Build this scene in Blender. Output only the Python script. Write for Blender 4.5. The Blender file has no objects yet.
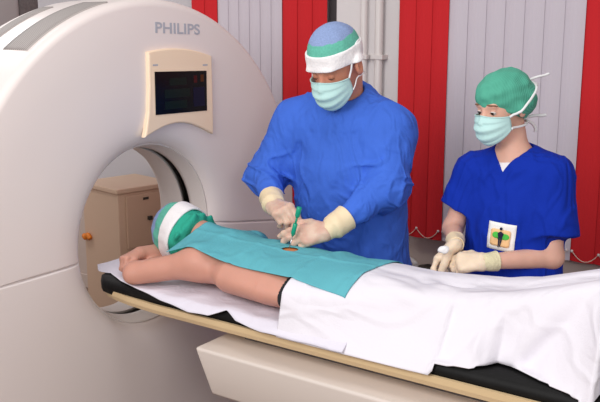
import bpy, bmesh, math, random
import numpy as np
from mathutils import Vector, Matrix
from mathutils.bvhtree import BVHTree
random.seed(7)
C = bpy.context.scene.collection
PI = math.pi

# ------------------------------------------------------------------ frame
# world: X runs along the scanner table away from the gantry, Y from the photographer's side to the window wall, Z up
HC = 1.83
PITCH, YAW, FPX = math.radians(11.5), math.radians(35), 833.0
F0 = np.array([-math.sin(YAW), math.cos(YAW), 0.0]); RT = np.array([math.cos(YAW), math.sin(YAW), 0.0]); UZ = np.array([0, 0, 1.0])
GX = -2.40          # plane of the gantry's front
TY = 2.40           # long axis of the table
GZ = 1.005          # height of the bore's centre

# ------------------------------------------------------------------ materials
def lin(c):
    c = c / 255.0
    return c / 12.92 if c <= 0.04045 else ((c + 0.055) / 1.055) ** 2.4

def mat(name, rgb, rough=0.5, bump=0.0, scale=60.0, vary=0.0, vscale=4.0, spec=0.5, metal=0.0, sheen=0.0, coat=0.0, sss=0.0, stretch=None, emit=0.0, rgb2=None, crease=0.0, cscale=6.0, cstretch=(1, 1, .45)):
    m = bpy.data.materials.new(name); m.use_nodes = True
    nt = m.node_tree; b = nt.nodes['Principled BSDF']
    col = (lin(rgb[0]), lin(rgb[1]), lin(rgb[2]), 1)
    b.inputs['Base Color'].default_value = col
    b.inputs['Roughness'].default_value = rough
    b.inputs['Metallic'].default_value = metal
    b.inputs['Specular IOR Level'].default_value = spec
    if sheen: b.inputs['Sheen Weight'].default_value = sheen
    if coat: b.inputs['Coat Weight'].default_value = coat; b.inputs['Coat Roughness'].default_value = 0.2
    if sss:
        b.inputs['Subsurface Weight'].default_value = sss
        b.inputs['Subsurface Radius'].default_value = (0.012, 0.004, 0.002); b.inputs['Subsurface Scale'].default_value = 1.0
    if emit:
        b.inputs['Emission Color'].default_value = col; b.inputs['Emission Strength'].default_value = emit
    tc = nt.nodes.new('ShaderNodeTexCoord'); mp = nt.nodes.new('ShaderNodeMapping')
    nt.links.new(tc.outputs['Object'], mp.inputs['Vector'])
    if stretch: mp.inputs['Scale'].default_value = stretch
    if vary or rgb2:
        n = nt.nodes.new('ShaderNodeTexNoise'); n.inputs['Scale'].default_value = vscale; n.inputs['Detail'].default_value = 5
        nt.links.new(mp.outputs['Vector'], n.inputs['Vector'])
        r = nt.nodes.new('ShaderNodeValToRGB')
        if rgb2: c2 = tuple(lin(x) for x in rgb2) + (1,)
        else: c2 = (col[0] * (1 - vary), col[1] * (1 - vary), col[2] * (1 - vary), 1)
        r.color_ramp.elements[0].position = 0.35; r.color_ramp.elements[1].position = 0.65
        r.color_ramp.elements[0].color = c2; r.color_ramp.elements[1].color = col
        nt.links.new(n.outputs['Fac'], r.inputs['Fac']); nt.links.new(r.outputs['Color'], b.inputs['Base Color'])
    if bump:
        n2 = nt.nodes.new('ShaderNodeTexNoise'); n2.inputs['Scale'].default_value = scale; n2.inputs['Detail'].default_value = 4
        nt.links.new(mp.outputs['Vector'], n2.inputs['Vector'])
        bp = nt.nodes.new('ShaderNodeBump'); bp.inputs['Strength'].default_value = bump; bp.inputs['Distance'].default_value = 0.01
        nt.links.new(n2.outputs['Fac'], bp.inputs['Height']); nt.links.new(bp.outputs['Normal'], b.inputs['Normal'])
    if crease:      # sharp fold lines: ridged, warped noise
        m2 = nt.nodes.new('ShaderNodeMapping'); m2.inputs['Scale'].default_value = cstretch; m2.inputs['Rotation'].default_value = (.2, .35, 0)
        nt.links.new(tc.outputs['Object'], m2.inputs['Vector'])
        n3 = nt.nodes.new('ShaderNodeTexNoise'); n3.inputs['Scale'].default_value = cscale; n3.inputs['Detail'].default_value = 2; n3.inputs['Distortion'].default_value = 1.2
        nt.links.new(m2.outputs['Vector'], n3.inputs['Vector'])
        a1 = nt.nodes.new('ShaderNodeMath'); a1.operation = 'SUBTRACT'; a1.inputs[1].default_value = .5; nt.links.new(n3.outputs['Fac'], a1.inputs[0])
        a2 = nt.nodes.new('ShaderNodeMath'); a2.operation = 'ABSOLUTE'; nt.links.new(a1.outputs[0], a2.inputs[0])
        mr = nt.nodes.new('ShaderNodeMapRange'); mr.interpolation_type = 'SMOOTHSTEP'; mr.inputs['From Max'].default_value = .11; mr.inputs['To Min'].default_value = 1; mr.inputs['To Max'].default_value = 0
        nt.links.new(a2.outputs[0], mr.inputs['Value'])
        b2 = nt.nodes.new('ShaderNodeBump'); b2.inputs['Strength'].default_value = crease; b2.inputs['Distance'].default_value = .02
        nt.links.new(mr.outputs['Result'], b2.inputs['Height'])
        if bump: nt.links.new(b2.outputs['Normal'], bp.inputs['Normal'])
        else: nt.links.new(b2.outputs['Normal'], b.inputs['Normal'])
    return m

def stripe_mat(name, rgb, rgb2, axis='Z', scale=60.0, rough=0.6, dist=0.0):
    m = mat(name, rgb, rough); nt = m.node_tree; b = nt.nodes['Principled BSDF']
    tc = nt.nodes['Texture Coordinate']
    w = nt.nodes.new('ShaderNodeTexWave'); w.bands_direction = axis; w.inputs['Scale'].default_value = scale
    w.inputs['Distortion'].default_value = dist; w.inputs['Detail'].default_value = 1.0
    nt.links.new(tc.outputs['Object'], w.inputs['Vector'])
    r = nt.nodes.new('ShaderNodeValToRGB')
    r.color_ramp.elements[0].color = tuple(lin(x) for x in rgb2) + (1,); r.color_ramp.elements[1].color = tuple(lin(x) for x in rgb) + (1,)
    nt.links.new(w.outputs['Fac'], r.inputs['Fac']); nt.links.new(r.outputs['Color'], b.inputs['Base Color'])
    return m

M = dict(
    shell=mat('scanner_shell', (230, 219, 216), 0.42, bump=0.02, scale=180, coat=0.15),
    liner=mat('bore_liner_plastic', (214, 205, 200), 0.4),
    dark=mat('dark_gap', (22, 14, 12), 0.5),
    seam=mat('seam_groove', (120, 110, 106), 0.6),
    cream=mat('cream_bezel', (244, 218, 190), 0.4),
    screen=mat('screen_glass', (5, 7, 7), 0.25, spec=0.2),
    scr_green=mat('screen_green', (8, 24, 17), 0.3, spec=.2),
    scr_red=mat('screen_red', (60, 8, 7), 0.3, spec=.2, emit=0.15),
    scr_amber=mat('screen_amber', (70, 34, 6), 0.3, spec=.2, emit=0.15),
    scr_blue=mat('screen_blue', (10, 14, 40), 0.3, spec=.2),
    letter=mat('lettering_grey', (172, 174, 184), 0.45),
    vent=stripe_mat('vent_slots', (176, 168, 165), (128, 121, 119), 'X', 28.0, 0.7),
    tan=mat('pallet_tan', (214, 187, 146), 0.35),
    tan_d=mat('pallet_underside', (150, 126, 98), 0.5),
    carriage=mat('carriage_cover', (218, 206, 198), 0.4, coat=0.15),
    black=mat('black_vinyl', (8, 7, 8), 0.6, bump=0.15, scale=40, spec=0.25),
    sheet=mat('white_cotton', (228, 224, 232), 0.9, crease=.25, cscale=4.0, cstretch=(.5, 1, 1), bump=0.12, scale=160, spec=0.15),
    sheet2=mat('white_under_cotton', (222, 218, 230), 0.9, crease=.11, cscale=6.0, cstretch=(1, 1, 1), bump=0.12, scale=160, spec=0.15),
    teal=mat('teal_drape_fabric', (100, 180, 192), 0.85, crease=.22, cscale=5.0, cstretch=(1, .6, .5), bump=0.18, scale=140, spec=0.15, vary=0.06, vscale=9),
    gown=mat('gown_blue', (66, 110, 214), 0.8, crease=.30, cscale=7.0, bump=0.16, scale=70, spec=0.2, vary=0.08, vscale=6),
    gown_trim=mat('gown_trim', (86, 122, 208), 0.8),
    scrub=mat('scrub_blue', (15, 48, 164), 0.85, crease=.32, cscale=6.5, bump=0.12, scale=120, spec=0.15, vary=0.06, vscale=6),
    undershirt=mat('white_shirt', (236, 230, 232), 0.9),
    trousers=mat('trouser_blue', (30, 60, 150), 0.85),
    shoe=mat('white_clog', (220, 220, 218), 0.5),
    skin=mat('skin_fair', (226, 176, 156), 0.5, bump=0.05, scale=220, vary=0.10, vscale=14, spec=0.35, sss=0.12),
    skin_m=mat('skin_ruddy', (214, 146, 120), 0.5, bump=0.06, scale=220, vary=0.14, vscale=14, spec=0.35, sss=0.12),
    skin_p=mat('skin_patient', (206, 150, 132), 0.5, bump=0.05, scale=120, vary=0.08, vscale=9, spec=0.35, sss=0.10),
    iodine=mat('skin_iodine', (214, 128, 70), 0.35),
    brow=mat('eyebrow', (128, 92, 70), 0.8),
    lash=mat('lash', (66, 42, 34), 0.7),
    hair=mat('hair_brown', (92, 62, 46), 0.6, bump=0.6, scale=90, stretch=(1, 1, 0.2)),
    hair_g=mat('hair_cropped', (112, 86, 72), 0.7, bump=0.5, scale=200),
    eyew=mat('eye_white', (225, 218, 214), 0.25), iris=mat('iris', (52, 40, 36), 0.2),
    cap_g=stripe_mat('cap_green', (88, 178, 152), (66, 152, 130), 'X', 75.0, 0.85, 2.0),
    cap_plain=mat('cap_green_plain', (104, 186, 166), 0.85, bump=0.4, scale=160, vary=0.12, vscale=120, spec=0.15),
    cap_rim=mat('cap_green_rim', (50, 164, 140), 0.85, bump=0.35, scale=110, spec=0.15),
    cap_b=mat('cap_blue_mesh', (146, 166, 210), 0.85, bump=0.5, scale=240, vary=0.16, vscale=190, spec=0.15),
    cap_w=mat('sweatband_white', (240, 236, 238), 0.9, bump=0.35, scale=130, spec=0.1),
    mask=mat('mask_pale_teal', (190, 226, 224), 0.85, bump=0.1, scale=220, spec=0.15),
    tie=mat('mask_tie', (236, 236, 238), 0.8),
    glove=mat('latex_glove', (220, 190, 170), 0.42, bump=0.12, scale=70, vary=0.10, vscale=22, spec=0.4, sss=0.08, rgb2=(208, 166, 148)),
    glove_w=mat('latex_glove_cream', (232, 210, 184), 0.45, bump=0.12, scale=70, spec=0.4, sss=0.08),
    cuff=mat('latex_cuff', (236, 214, 178), 0.45, bump=0.1, scale=60, spec=0.4),
    cuff_k=mat('knit_cuff', (226, 216, 178), 0.85, bump=0.5, scale=150),
    steel=mat('steel', (190, 192, 196), 0.25, metal=1.0),
    hub=mat('needle_hub_green', (18, 156, 122), 0.3),
    red=mat('blind_red', (206, 40, 46), 0.8, bump=0.06, scale=160, spec=0.2),
    grey=mat('blind_grey', (206, 197, 206), 0.8, bump=0.06, scale=160, spec=0.2),
    chain=mat('bead_chain', (224, 196, 180), 0.5),
    wall=mat('wall_paint', (196, 192, 196), 0.85, bump=0.05, scale=40),
    wall_low=mat('wall_low_paint', (208, 190, 180), 0.8, bump=0.05, scale=40),
    pillar=mat('pillar_paint', (222, 216, 216), 0.7),
    pipe=mat('pipe_enamel', (218, 211, 209), 0.4),
    frame_d=mat('window_frame_dark', (58, 52, 54), 0.5),
    floor=mat('floor_vinyl', (136, 112, 96), 0.5, vary=0.12, vscale=12),
    cab=mat('cabinet_enamel', (204, 174, 150), 0.5),
    cab_d=mat('cabinet_door_enamel', (198, 166, 142), 0.5),
    latch=mat('latch_dark', (48, 44, 38), 0.4),
    orange=mat('orange_plastic', (216, 120, 28), 0.5),
    uphol=mat('grey_woven', (112, 104, 104), 0.95, bump=0.5, scale=120, vary=0.25, vscale=60),
    uphol_l=mat('grey_side', (166, 160, 160), 0.7),
    cloth_dk=mat('dark_underwear', (26, 28, 34), 0.85),
    badge_w=mat('badge_white', (240, 238, 236), 0.8), badge_o=mat('badge_peach', (242, 196, 142), 0.8),
    badge_g=mat('badge_green', (74, 190, 70), 0.8), badge_k=mat('badge_navy', (18, 22, 56), 0.8),
    gauze=mat('gauze', (242, 240, 240), 0.95, bump=0.5, scale=120),
)

# ------------------------------------------------------------------ object helpers
def link_mesh(name, me, m, parent=None, smooth=True):
    o = bpy.data.objects.new(name, me); C.objects.link(o)
    for x in (m if isinstance(m, (list, tuple)) else [m]): me.materials.append(x)
    if smooth: me.polygons.foreach_set('use_smooth', [True] * len(me.polygons))
    if parent is not None:
        o.parent = parent; o.matrix_parent_inverse = parent.matrix_world.inverted() if parent.type != 'EMPTY' else Matrix.Translation(parent.location).inverted()
    return o

def obj_bm(name, bm, m, parent=None, smooth=True, recalc=True):
    if recalc: bmesh.ops.recalc_face_normals(bm, faces=bm.faces[:])
    me = bpy.data.meshes.new(name); bm.to_mesh(me); bm.free()
    return link_mesh(name, me, m, parent, smooth)

def obj_vf(name, v, f, m, parent=None, smooth=True, fm=None):
    me = bpy.data.meshes.new(name)
    me.from_pydata([tuple(map(float, x)) for x in v], [], [tuple(int(i) for i in x) for x in f])
    o = link_mesh(name, me, m, parent, smooth)
    if fm is not None: me.polygons.foreach_set('material_index', [int(i) for i in fm])
    me.update(); return o

def thing(name, label, cat, loc=(0, 0, 0), group=None):
    o = bpy.data.objects.new(name, None); C.objects.link(o); o.location = loc; o.empty_display_size = 0.1
    o['label'] = label; o['category'] = cat
    if group: o['group'] = group
    return o

def tag(o, label, cat, group=None):
    o['label'] = label; o['category'] = cat
    if group: o['group'] = group
    return o

def struct(o):
    o['kind'] = 'structure'; return o

def bm_box(bm, x0, x1, y0, y1, z0, z1, bev=0.0, seg=2):
    b2 = bmesh.new()
    vs = [b2.verts.new(p) for p in ((x0, y0, z0), (x1, y0, z0), (x1, y1, z0), (x0, y1, z0), (x0, y0, z1), (x1, y0, z1), (x1, y1, z1), (x0, y1, z1))]
    for f in ((0, 3, 2, 1), (4, 5, 6, 7), (0, 1, 5, 4), (1, 2, 6, 5), (2, 3, 7, 6), (3, 0, 4, 7)): b2.faces.new([vs[i] for i in f])
    if bev: bmesh.ops.bevel(b2, geom=b2.edges[:], offset=bev, segments=seg, affect='EDGES', profile=0.5)
    me = bpy.data.meshes.new('tmp'); b2.to_mesh(me); b2.free(); bm.from_mesh(me); bpy.data.meshes.remove(me)
    return bm

def box(name, x0, x1, y0, y1, z0, z1, m, parent=None, bev=0.0, seg=2, smooth=False):
    return obj_bm(name, bm_box(bmesh.new(), x0, x1, y0, y1, z0, z1, bev, seg), m, parent, smooth=smooth)

def tube_vf(pts, rad, n=10, flat=None):
    """closed tube along points; flat=(normal hints, thickness ratio) gives a ribbon-like section"""
    P = np.array(pts, float); k = len(P)
    R = np.full(k, rad) if np.isscalar(rad) else np.array(rad, float)
    T = np.gradient(P, axis=0); T /= np.linalg.norm(T, axis=1)[:, None] + 1e-12
    up = np.array([0, 0, 1.0]) if flat is None else np.array(flat[0], float)
    if abs(T[0] @ up) > 0.95: up = np.array([1.0, 0.2, 0])
    V = []; Fc = []
    a = up - T[0] * (up @ T[0]); a /= np.linalg.norm(a)
    for i in range(k):
        a = a - T[i] * (a @ T[i]); a /= np.linalg.norm(a) + 1e-12
        b = np.cross(T[i], a)
        for j in range(n):
            t = 2 * PI * j / n
            V.append(P[i] + R[i] * (math.cos(t) * a * (1 if flat is None else flat[1]) + math.sin(t) * b))
    for i in range(k - 1):
        for j in range(n):
            j2 = (j + 1) % n
            Fc.append((i * n + j, i * n + j2, (i + 1) * n + j2, (i + 1) * n + j))
    V.append(P[0]); V.append(P[-1]); c0, c1 = len(V) - 2, len(V) - 1
    for j in range(n):
        j2 = (j + 1) % n
        Fc.append((c0, j2, j)); Fc.append((c1, (k - 1) * n + j, (k - 1) * n + j2))
    return V, Fc

def smooth_path(pts, per=8):
    P = np.array(pts, float); out = []
    Q = np.vstack([2 * P[0] - P[1], P, 2 * P[-1] - P[-2]])
    for i in range(1, len(Q) - 2):
        for s in range(per):
            t = s / per
            out.append(0.5 * ((2 * Q[i]) + (-Q[i - 1] + Q[i + 1]) * t + (2 * Q[i - 1] - 5 * Q[i] + 4 * Q[i + 1] - Q[i + 2]) * t * t + (-Q[i - 1] + 3 * Q[i] - 3 * Q[i + 1] + Q[i + 2]) * t ** 3))
    out.append(P[-1]); return np.array(out)

def tube(name, pts, rad, m, parent=None, n=10, flat=None, sm=True, per=8):
    P = smooth_path(pts, per) if sm and len(pts) > 2 else np.array(pts, float)
    if not np.isscalar(rad) and len(rad) != len(P): rad = np.interp(np.linspace(0, 1, len(P)), np.linspace(0, 1, len(rad)), rad)
    v, f = tube_vf(P, rad, n, flat)
    return obj_vf(name, v, f, m, parent)

def nrm(v):
    v = np.array(v, float); return v / np.linalg.norm(v)

# ------------------------------------------------------------------ signed-distance modelling
class RC:      # capsule whose radius tapers from ra to rb
    def __init__(s, a, b, ra, rb=None, k=0.02):
        s.a, s.b = np.array(a, float), np.array(b, float); s.ra = ra; s.rb = ra if rb is None else rb; s.k = k
    def d(s, p):
        ba = s.b - s.a; L = ba @ ba + 1e-12
        h = np.clip(((p - s.a) @ ba) / L, 0, 1)
        return np.linalg.norm(p - s.a - h[:, None] * ba, axis=1) - (s.ra + (s.rb - s.ra) * h)
class EL:      # ellipsoid, optional rotation (columns are its axes)
    def __init__(s, c, r, k=0.02, R=None):
        s.c, s.r, s.k, s.R = np.array(c, float), np.array(r, float), k, R
    def d(s, p):
        q = p - s.c
        if s.R is not None: q = q @ s.R
        k0 = np.linalg.norm(q / s.r, axis=1); k1 = np.linalg.norm(q / s.r ** 2, axis=1)
        return np.where(k1 < 1e-9, -s.r.min(), k0 * (k0 - 1) / np.maximum(k1, 1e-9))
class CU:      # elliptical tube: capsule measured with one squashed axis (a torso)
    def __init__(s, pts, rx, ry, k=0.03, ax=(1, 0, 0)):
        s.P = np.array(pts, float); s.rx = np.array(rx, float); s.ry = np.array(ry, float); s.k = k
        s.ax = nrm(ax)
    def d(s, p):
        best = None
        for i in range(len(s.P) - 1):
            a, b = s.P[i], s.P[i + 1]; ba = b - a
            h = np.clip(((p - a) @ ba) / (ba @ ba), 0, 1)
            q = p - a - h[:, None] * ba
            rx = s.rx[i] + (s.rx[i + 1] - s.rx[i]) * h; ry = s.ry[i] + (s.ry[i + 1] - s.ry[i]) * h
            u = q @ s.ax; w = np.linalg.norm(q - u[:, None] * s.ax, axis=1)
            k0 = np.sqrt((u / rx) ** 2 + (w / ry) ** 2); k1 = np.sqrt((u / rx ** 2) ** 2 + (w / ry ** 2) ** 2)
            d = np.where(k1 < 1e-6, -np.minimum(rx, ry), k0 * (k0 - 1) / np.maximum(k1, 1e-6))
            best = d if best is None else np.minimum(best, d)
        return best

def smin(a, b, k):
    h = np.clip(0.5 + 0.5 * (b - a) / k, 0, 1)
    return b + (a - b) * h - k * h * (1 - h)
def smax(a, b, k): return -smin(-a, -b, k)
def union(prims):
    def f(p):
        d = prims[0].d(p)
        for q in prims[1:]: d = smin(d, q.d(p), q.k)
        return d
    return f

_rng = np.random.RandomState(3)
def wav(p, freq, seed, n=6, aniso=(1, 1, 1)):
    r = np.random.RandomState(seed); out = np.zeros(len(p)); q = p * np.array(aniso)
    for i in range(n):
        k = r.normal(size=3); k = k / np.linalg.norm(k) * freq * (0.6 + 0.9 * r.rand())
        out += np.sin(q @ k + r.rand() * 6.28 + 1.3 * np.sin(q @ (k[[1, 2, 0]] * 0.5) + r.rand() * 6.28))
    return out / n ** 0.5
def ridge(p, freq, seed, aniso=(1, 1, 1), w=.35):
    a = wav(p, freq, seed, 4, aniso); return np.exp(-(a / w) ** 2)

def surf(fn, lo, hi, h, B=16):
    """surface nets on a sparse grid -> (verts, quads)"""
    lo = np.array(lo, float); hi = np.array(hi, float)
    n = np.ceil((hi - lo) / h).astype(int) + 1; nb = np.ceil(n / B).astype(int); n = nb * B
    V = np.ones(n, np.float32)
    ix = np.stack(np.meshgrid(*[np.arange(k) for k in nb], indexing='ij'), -1).reshape(-1, 3)
    cen = lo + (ix * B + B / 2) * h
    dc = fn(cen); reach = B * h * 0.87 * 1.5 + 0.02
    loc = np.stack(np.meshgrid(*[np.arange(B)] * 3, indexing='ij'), -1).reshape(-1, 3)
    for b, d in zip(ix, dc):
        s = tuple(slice(b[i] * B, b[i] * B + B) for i in range(3))
        if abs(d) > reach: V[s] = d; continue
        V[s] = fn(lo + (b * B + loc) * h).reshape(B, B, B)
    S = V < 0
    c = [S[i:n[0] - 1 + i, j:n[1] - 1 + j, k:n[2] - 1 + k] for i in (0, 1) for j in (0, 1) for k in (0, 1)]
    cnt = sum(x.astype(np.int8) for x in c); act = np.argwhere((cnt > 0) & (cnt < 8))
    off = np.array([(i, j, k) for i in (0, 1) for j in (0, 1) for k in (0, 1)])
    vals = np.stack([V[act[:, 0] + o[0], act[:, 1] + o[1], act[:, 2] + o[2]] for o in off], 1)
    ed = [(a, b) for a in range(8) for b in range(a + 1, 8) if abs(off[a] - off[b]).sum() == 1]
    acc = np.zeros((len(act), 3)); num = np.zeros(len(act))
    for a, b in ed:
        va, vb = vals[:, a], vals[:, b]; m = (va < 0) != (vb < 0)
        t = np.where(m, va / np.where(m, va - vb, 1), 0)
        acc += m[:, None] * (off[a] + t[:, None] * (off[b] - off[a])); num += m
    P = lo + (act + acc / num[:, None]) * h
    idx = -np.ones(n, np.int64); idx[act[:, 0], act[:, 1], act[:, 2]] = np.arange(len(act))
    quads = []
    for ax in range(3):
        a1, a2 = (ax + 1) % 3, (ax + 2) % 3
        s0 = [slice(1, n[i] - 1) for i in range(3)]; s1 = list(s0); s1[ax] = slice(2, n[ax])
        A, Bv = S[tuple(s0)], S[tuple(s1)]
        e = np.argwhere(A != Bv) + 1
        sg = S[e[:, 0], e[:, 1], e[:, 2]]
        def cell(d1, d2):
            q = e.copy(); q[:, a1] -= d1; q[:, a2] -= d2
            return idx[q[:, 0], q[:, 1], q[:, 2]]
        q = np.stack([cell(1, 1), cell(0, 1), cell(0, 0), cell(1, 0)], 1)
        q[~sg] = q[~sg][:, ::-1]
        quads.append(q[(q >= 0).all(1)])
    Q = np.vstack(quads)
    # pull the vertices onto the surface
    for _ in range(2):
        e = h * 0.5; d = fn(P); g = np.stack([fn(P + e * np.eye(3)[i]) - fn(P - e * np.eye(3)[i]) for i in range(3)], 1) / (2 * e)
        gn = (g * g).sum(1); st = np.clip(d / np.maximum(gn, 0.3), -h * 0.5, h * 0.5)
        P = P - g * st[:, None]
    return P, Q

def np_mesh(name, V, Q, m, parent=None, fm=None):
    me = bpy.data.meshes.new(name)
    me.vertices.add(len(V)); me.vertices.foreach_set('co', V.astype(np.float32).ravel())
    me.loops.add(Q.size); me.loops.foreach_set('vertex_index', Q.astype(np.int32).ravel())
    me.polygons.add(len(Q)); k = Q.shape[1]
    me.polygons.foreach_set('loop_start', (np.arange(len(Q)) * k).astype(np.int32))
    me.update(calc_edges=True)
    o = link_mesh(name, me, m, parent)
    if fm is not None: me.polygons.foreach_set('material_index', fm.astype(np.int32))
    me.validate(); me.update(); return o

def largest(V, Q):
    return V, Q

# ------------------------------------------------------------------ the room
WY = 3.85; WX = -5.6
struct(box('floor', WX - 0.1, 2.6, -1.2, WY + 0.1, -0.08, 0.0, M['floor']))
struct(box('wall_back', WX - 0.1, 2.6, WY + 0.07, WY + 0.17, 0.0, 3.0, M['wall']))
struct(box('wall_left', WX - 0.1, WX, -1.2, WY + 0.07, 0.0, 3.0, M['wall']))
struct(box('trim_1', WX, 2.6, WY + 0.045, WY + 0.07, 0.10, 0.80, M['wall_low'], bev=0.004))          # painted lower wall
struct(box('baseboard_back', WX, 2.6, WY + 0.03, WY + 0.07, 0.0, 0.10, M['wall_low'], bev=0.004))
struct(box('trim_2', -2.44, -2.20, WY - 0.03, WY + 0.07, 0.0, 3.0, M['pillar'], bev=0.006))           # pier between the windows
wf = struct(box('window_1', -2.50, -2.44, WY + 0.0, WY + 0.07, 0.8, 3.0, M['frame_d'], bev=0.003))
struct(box('trim_3', -2.20, -2.07, WY + 0.01, WY + 0.07, 0.0, 3.0, M['pillar'], bev=0.004))

def pipe(x, y, r, label):
    t = thing('heating_pipe', label, 'pipe', (x, y, 0), 'upright heating pipes on the window wall')
    obj_vf('pipe', *tube_vf([(x, y, 0.05), (x, y, 1.5), (x, y, 2.95)], r, 16), M['pipe'], t)
    for z in (1.70, 0.75):
        bm = bmesh.new(); bm_box(bm, x - r * 1.7, x + r * 1.7, y - r * 1.25, WY + 0.03, z - 0.012, z + 0.012, 0.003)
        obj_bm('pipe_clamp', bm, M['pipe'], t, smooth=False)
    return t
pipe(-2.25, WY - 0.06, 0.018, 'thick white enamelled pipe running up the pier beside the man\'s cap')
pipe(-2.178, WY - 0.03, 0.021, 'white enamelled pipe nearest the left edge of the middle red blind')

def chain_pts(xs, z):
    pts = []
    for a, b in zip(xs[:-1], xs[1:]):
        for t in np.linspace(0, 1, 9)[:-1]: pts.append((a + (b - a) * t, WY - 0.035, z - 0.045 * math.sin(PI * t) ** 0.9))
    pts.append((xs[-1], WY - 0.035, z)); return pts

def blind(x0, x1, n, key, label, z0=0.775):
    t = thing('vertical_blind', label, 'blind', ((x0 + x1) / 2, WY, z0), 'vertical blinds along the window wall')
    w = (x1 - x0) / n; zt = 2.86
    for i in range(n):
        xa = x0 + i * w - 0.003; xb = xa + w + 0.006
        tilt = 0.003
        v = []; f = []; m = 7
        for z in (z0, zt):
            for j in range(m):
                s = j / (m - 1); x = xa + (xb - xa) * s
                y = WY - 0.02 - tilt * (2 * s - 1) - 0.012 * math.sin(PI * s)
                v.append((x, y - 0.0008, z)); v.append((x, y + 0.0008, z))
        k = 2 * m
        for j in range(m - 1):
            a, b = 2 * j, 2 * j + 2
            f += [(a, b, k + b, k + a), (a + 1, k + a + 1, k + b + 1, b + 1), (a, a + 1, b + 1, b), (k + a, k + b, k + b + 1, k + a + 1)]
        f += [(0, k, k + 1, 1), (k - 2, k - 1, 2 * k - 1, 2 * k - 2)]
        obj_vf('slat', v, f, M[key], t, smooth=False)
    box('head_rail', x0, x1, WY - 0.05, WY + 0.0, zt - 0.005, zt + 0.045, M['pipe'], t, bev=0.004)
    xs = [x0 + 0.01 + i * (x1 - x0 - 0.02) / max(2, n - 1) for i in range(max(2, n - 1) + 1)]
    v, f = tube_vf(chain_pts(xs, z0 + 0.05), 0.0022, 6)
    obj_vf('bead_chain', v, f, M['chain'], t)
    first = None
    for x in xs:
        if first is None:
            bq = bmesh.new(); bmesh.ops.create_uvsphere(bq, u_segments=8, v_segments=6, radius=0.007)
            first = obj_bm('chain_clip', bq, M['pipe'], t); c_ = first
        else:
            c_ = first.copy(); C.objects.link(c_); c_.parent = t; c_.matrix_parent_inverse = first.matrix_parent_inverse.copy()
        c_.location = (x, WY - 0.036, z0 + 0.05)
    return t
blind(-3.475, -3.275, 2, 'red', 'narrow strip of red vertical blind showing above the rounded scanner top')
blind(-3.27, -2.805, 6, 'grey', 'grey white vertical blind between scanner edge and red blind behind the man')
blind(-2.80, -2.505, 3, 'red', 'red vertical blind directly behind the head of the man in the blue gown')
blind(-2.065, -1.795, 3, 'red', 'red vertical blind hanging between the two standing people')
blind(-1.79, -1.135, 7, 'grey', 'wide grey white vertical blind behind the woman in the green cap')
blind(-1.13, -0.50, 6, 'red', 'red vertical blind at the far right behind the woman\'s shoulder')

# low pipe and valve under the middle blind
t = thing('radiator_pipe', 'low pale pipe bending down beneath the middle red blind', 'pipe', (-1.95, WY - 0.02, 0.6))
tube('pipe', [(-2.152, WY - 0.02, 0.652), (-2.08, WY - 0.02, 0.652), (-1.99, WY - 0.02, 0.650), (-1.945, WY - 0.022, 0.635), (-1.932, WY - 0.022, 0.60), (-1.93, WY - 0.022, 0.35), (-1.93, WY - 0.022, 0.1)], 0.013, M['pipe'], t)
tube('valve_body', [(-1.965, WY - 0.03, 0.600), (-1.91, WY - 0.05, 0.600), (-1.87, WY - 0.06, 0.602)], [0.026, 0.034, 0.032], M['uphol_l'], t, n=16)
tube('valve_knob', [(-1.89, WY - 0.055, 0.602), (-1.84, WY - 0.07, 0.604), (-1.80, WY - 0.08, 0.604)], [0.036, 0.050, 0.040], M['latch'], t, n=18)

# panel on the far wall, above the scanner
t = thing('wall_panel', 'dark grey woven rounded panel seen above the scanner at upper left', 'panel', (-3.99, 2.87, 0))
PX, PYc = -3.9, 1.82
bm = bmesh.new()
pr = []
for i in range(15):
    a = -PI / 2 + PI * i / 14
    pr.append((math.sin(a) * 0.10, math.cos(a) * 0.05))
def panel(name, y0, y1, z0, z1, x0, x1, m, bev): return box(name, x0, x1, y0, y1, z0, z1, m, t, bev=bev, seg=4, smooth=True)
panel('woven_pad', 2.925, 3.075, 1.70, 2.30, -4.06, -3.92, M['uphol'], 0.03)
panel('side_shell', 2.66, 2.935, 1.70, 2.30, -4.08, -3.90, M['uphol_l'], 0.04)
box('support_post', -4.02, -3.96, 2.84, 2.90, 0.0, 1.72, M['uphol_l'], t, bev=0.006)

# ------------------------------------------------------------------ cabinet beyond the bore
t = thing('cabinet', 'beige metal cabinet with a latched door seen through the scanner bore', 'cabinet', (0, 0, 0))
cx0, cx1, cy0, cy1, czt = -.40, 0.0, 0.0, .40, .905
box('body', cx0, cx1, cy0, cy1, 0.03, czt - 0.03, M['cab'], t, bev=0.006)
box('top', cx0 - 0.012, cx1 + 0.014, cy0 - 0.014, cy1 + 0.006, czt - 0.03, czt, M['cab'], t, bev=0.006)
d1 = box('door', cx1 + .001, cx1 + 0.016, cy0 + 0.05, cy1 - 0.015, 0.53, czt - 0.05, M['cab_d'], t, bev=0.004)
d2 = box('door', cx1 + .001, cx1 + 0.016, cy0 + 0.05, cy1 - 0.015, 0.06, 0.515, M['cab_d'], t, bev=0.004)
box('latch', cx1 + 0.016, cx1 + 0.036, cy0 + 0.195, cy0 + 0.225, 0.69, 0.715, M['latch'], d1, bev=0.004)
box('name_plate', cx1 + 0.016, cx1 + 0.019, cy0 + 0.17, cy0 + 0.21, czt - 0.085, czt - 0.07, M['latch'], d1)
box('plinth', cx0 + 0.03, cx1 - 0.03, cy0 + 0.03, cy1 - 0.03, 0.0, 0.03, M['latch'], t)
tube('hanging_tag', [(-.385, -0.014, 0.56), (-.36, -0.02, 0.55), (-.335, -0.018, 0.57), (-.31, -0.015, 0.55)], 0.016, M['orange'], t)
t.location = (-3.70, 3.38, 0); t.rotation_euler = (0, 0, math.radians(-10))

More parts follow.
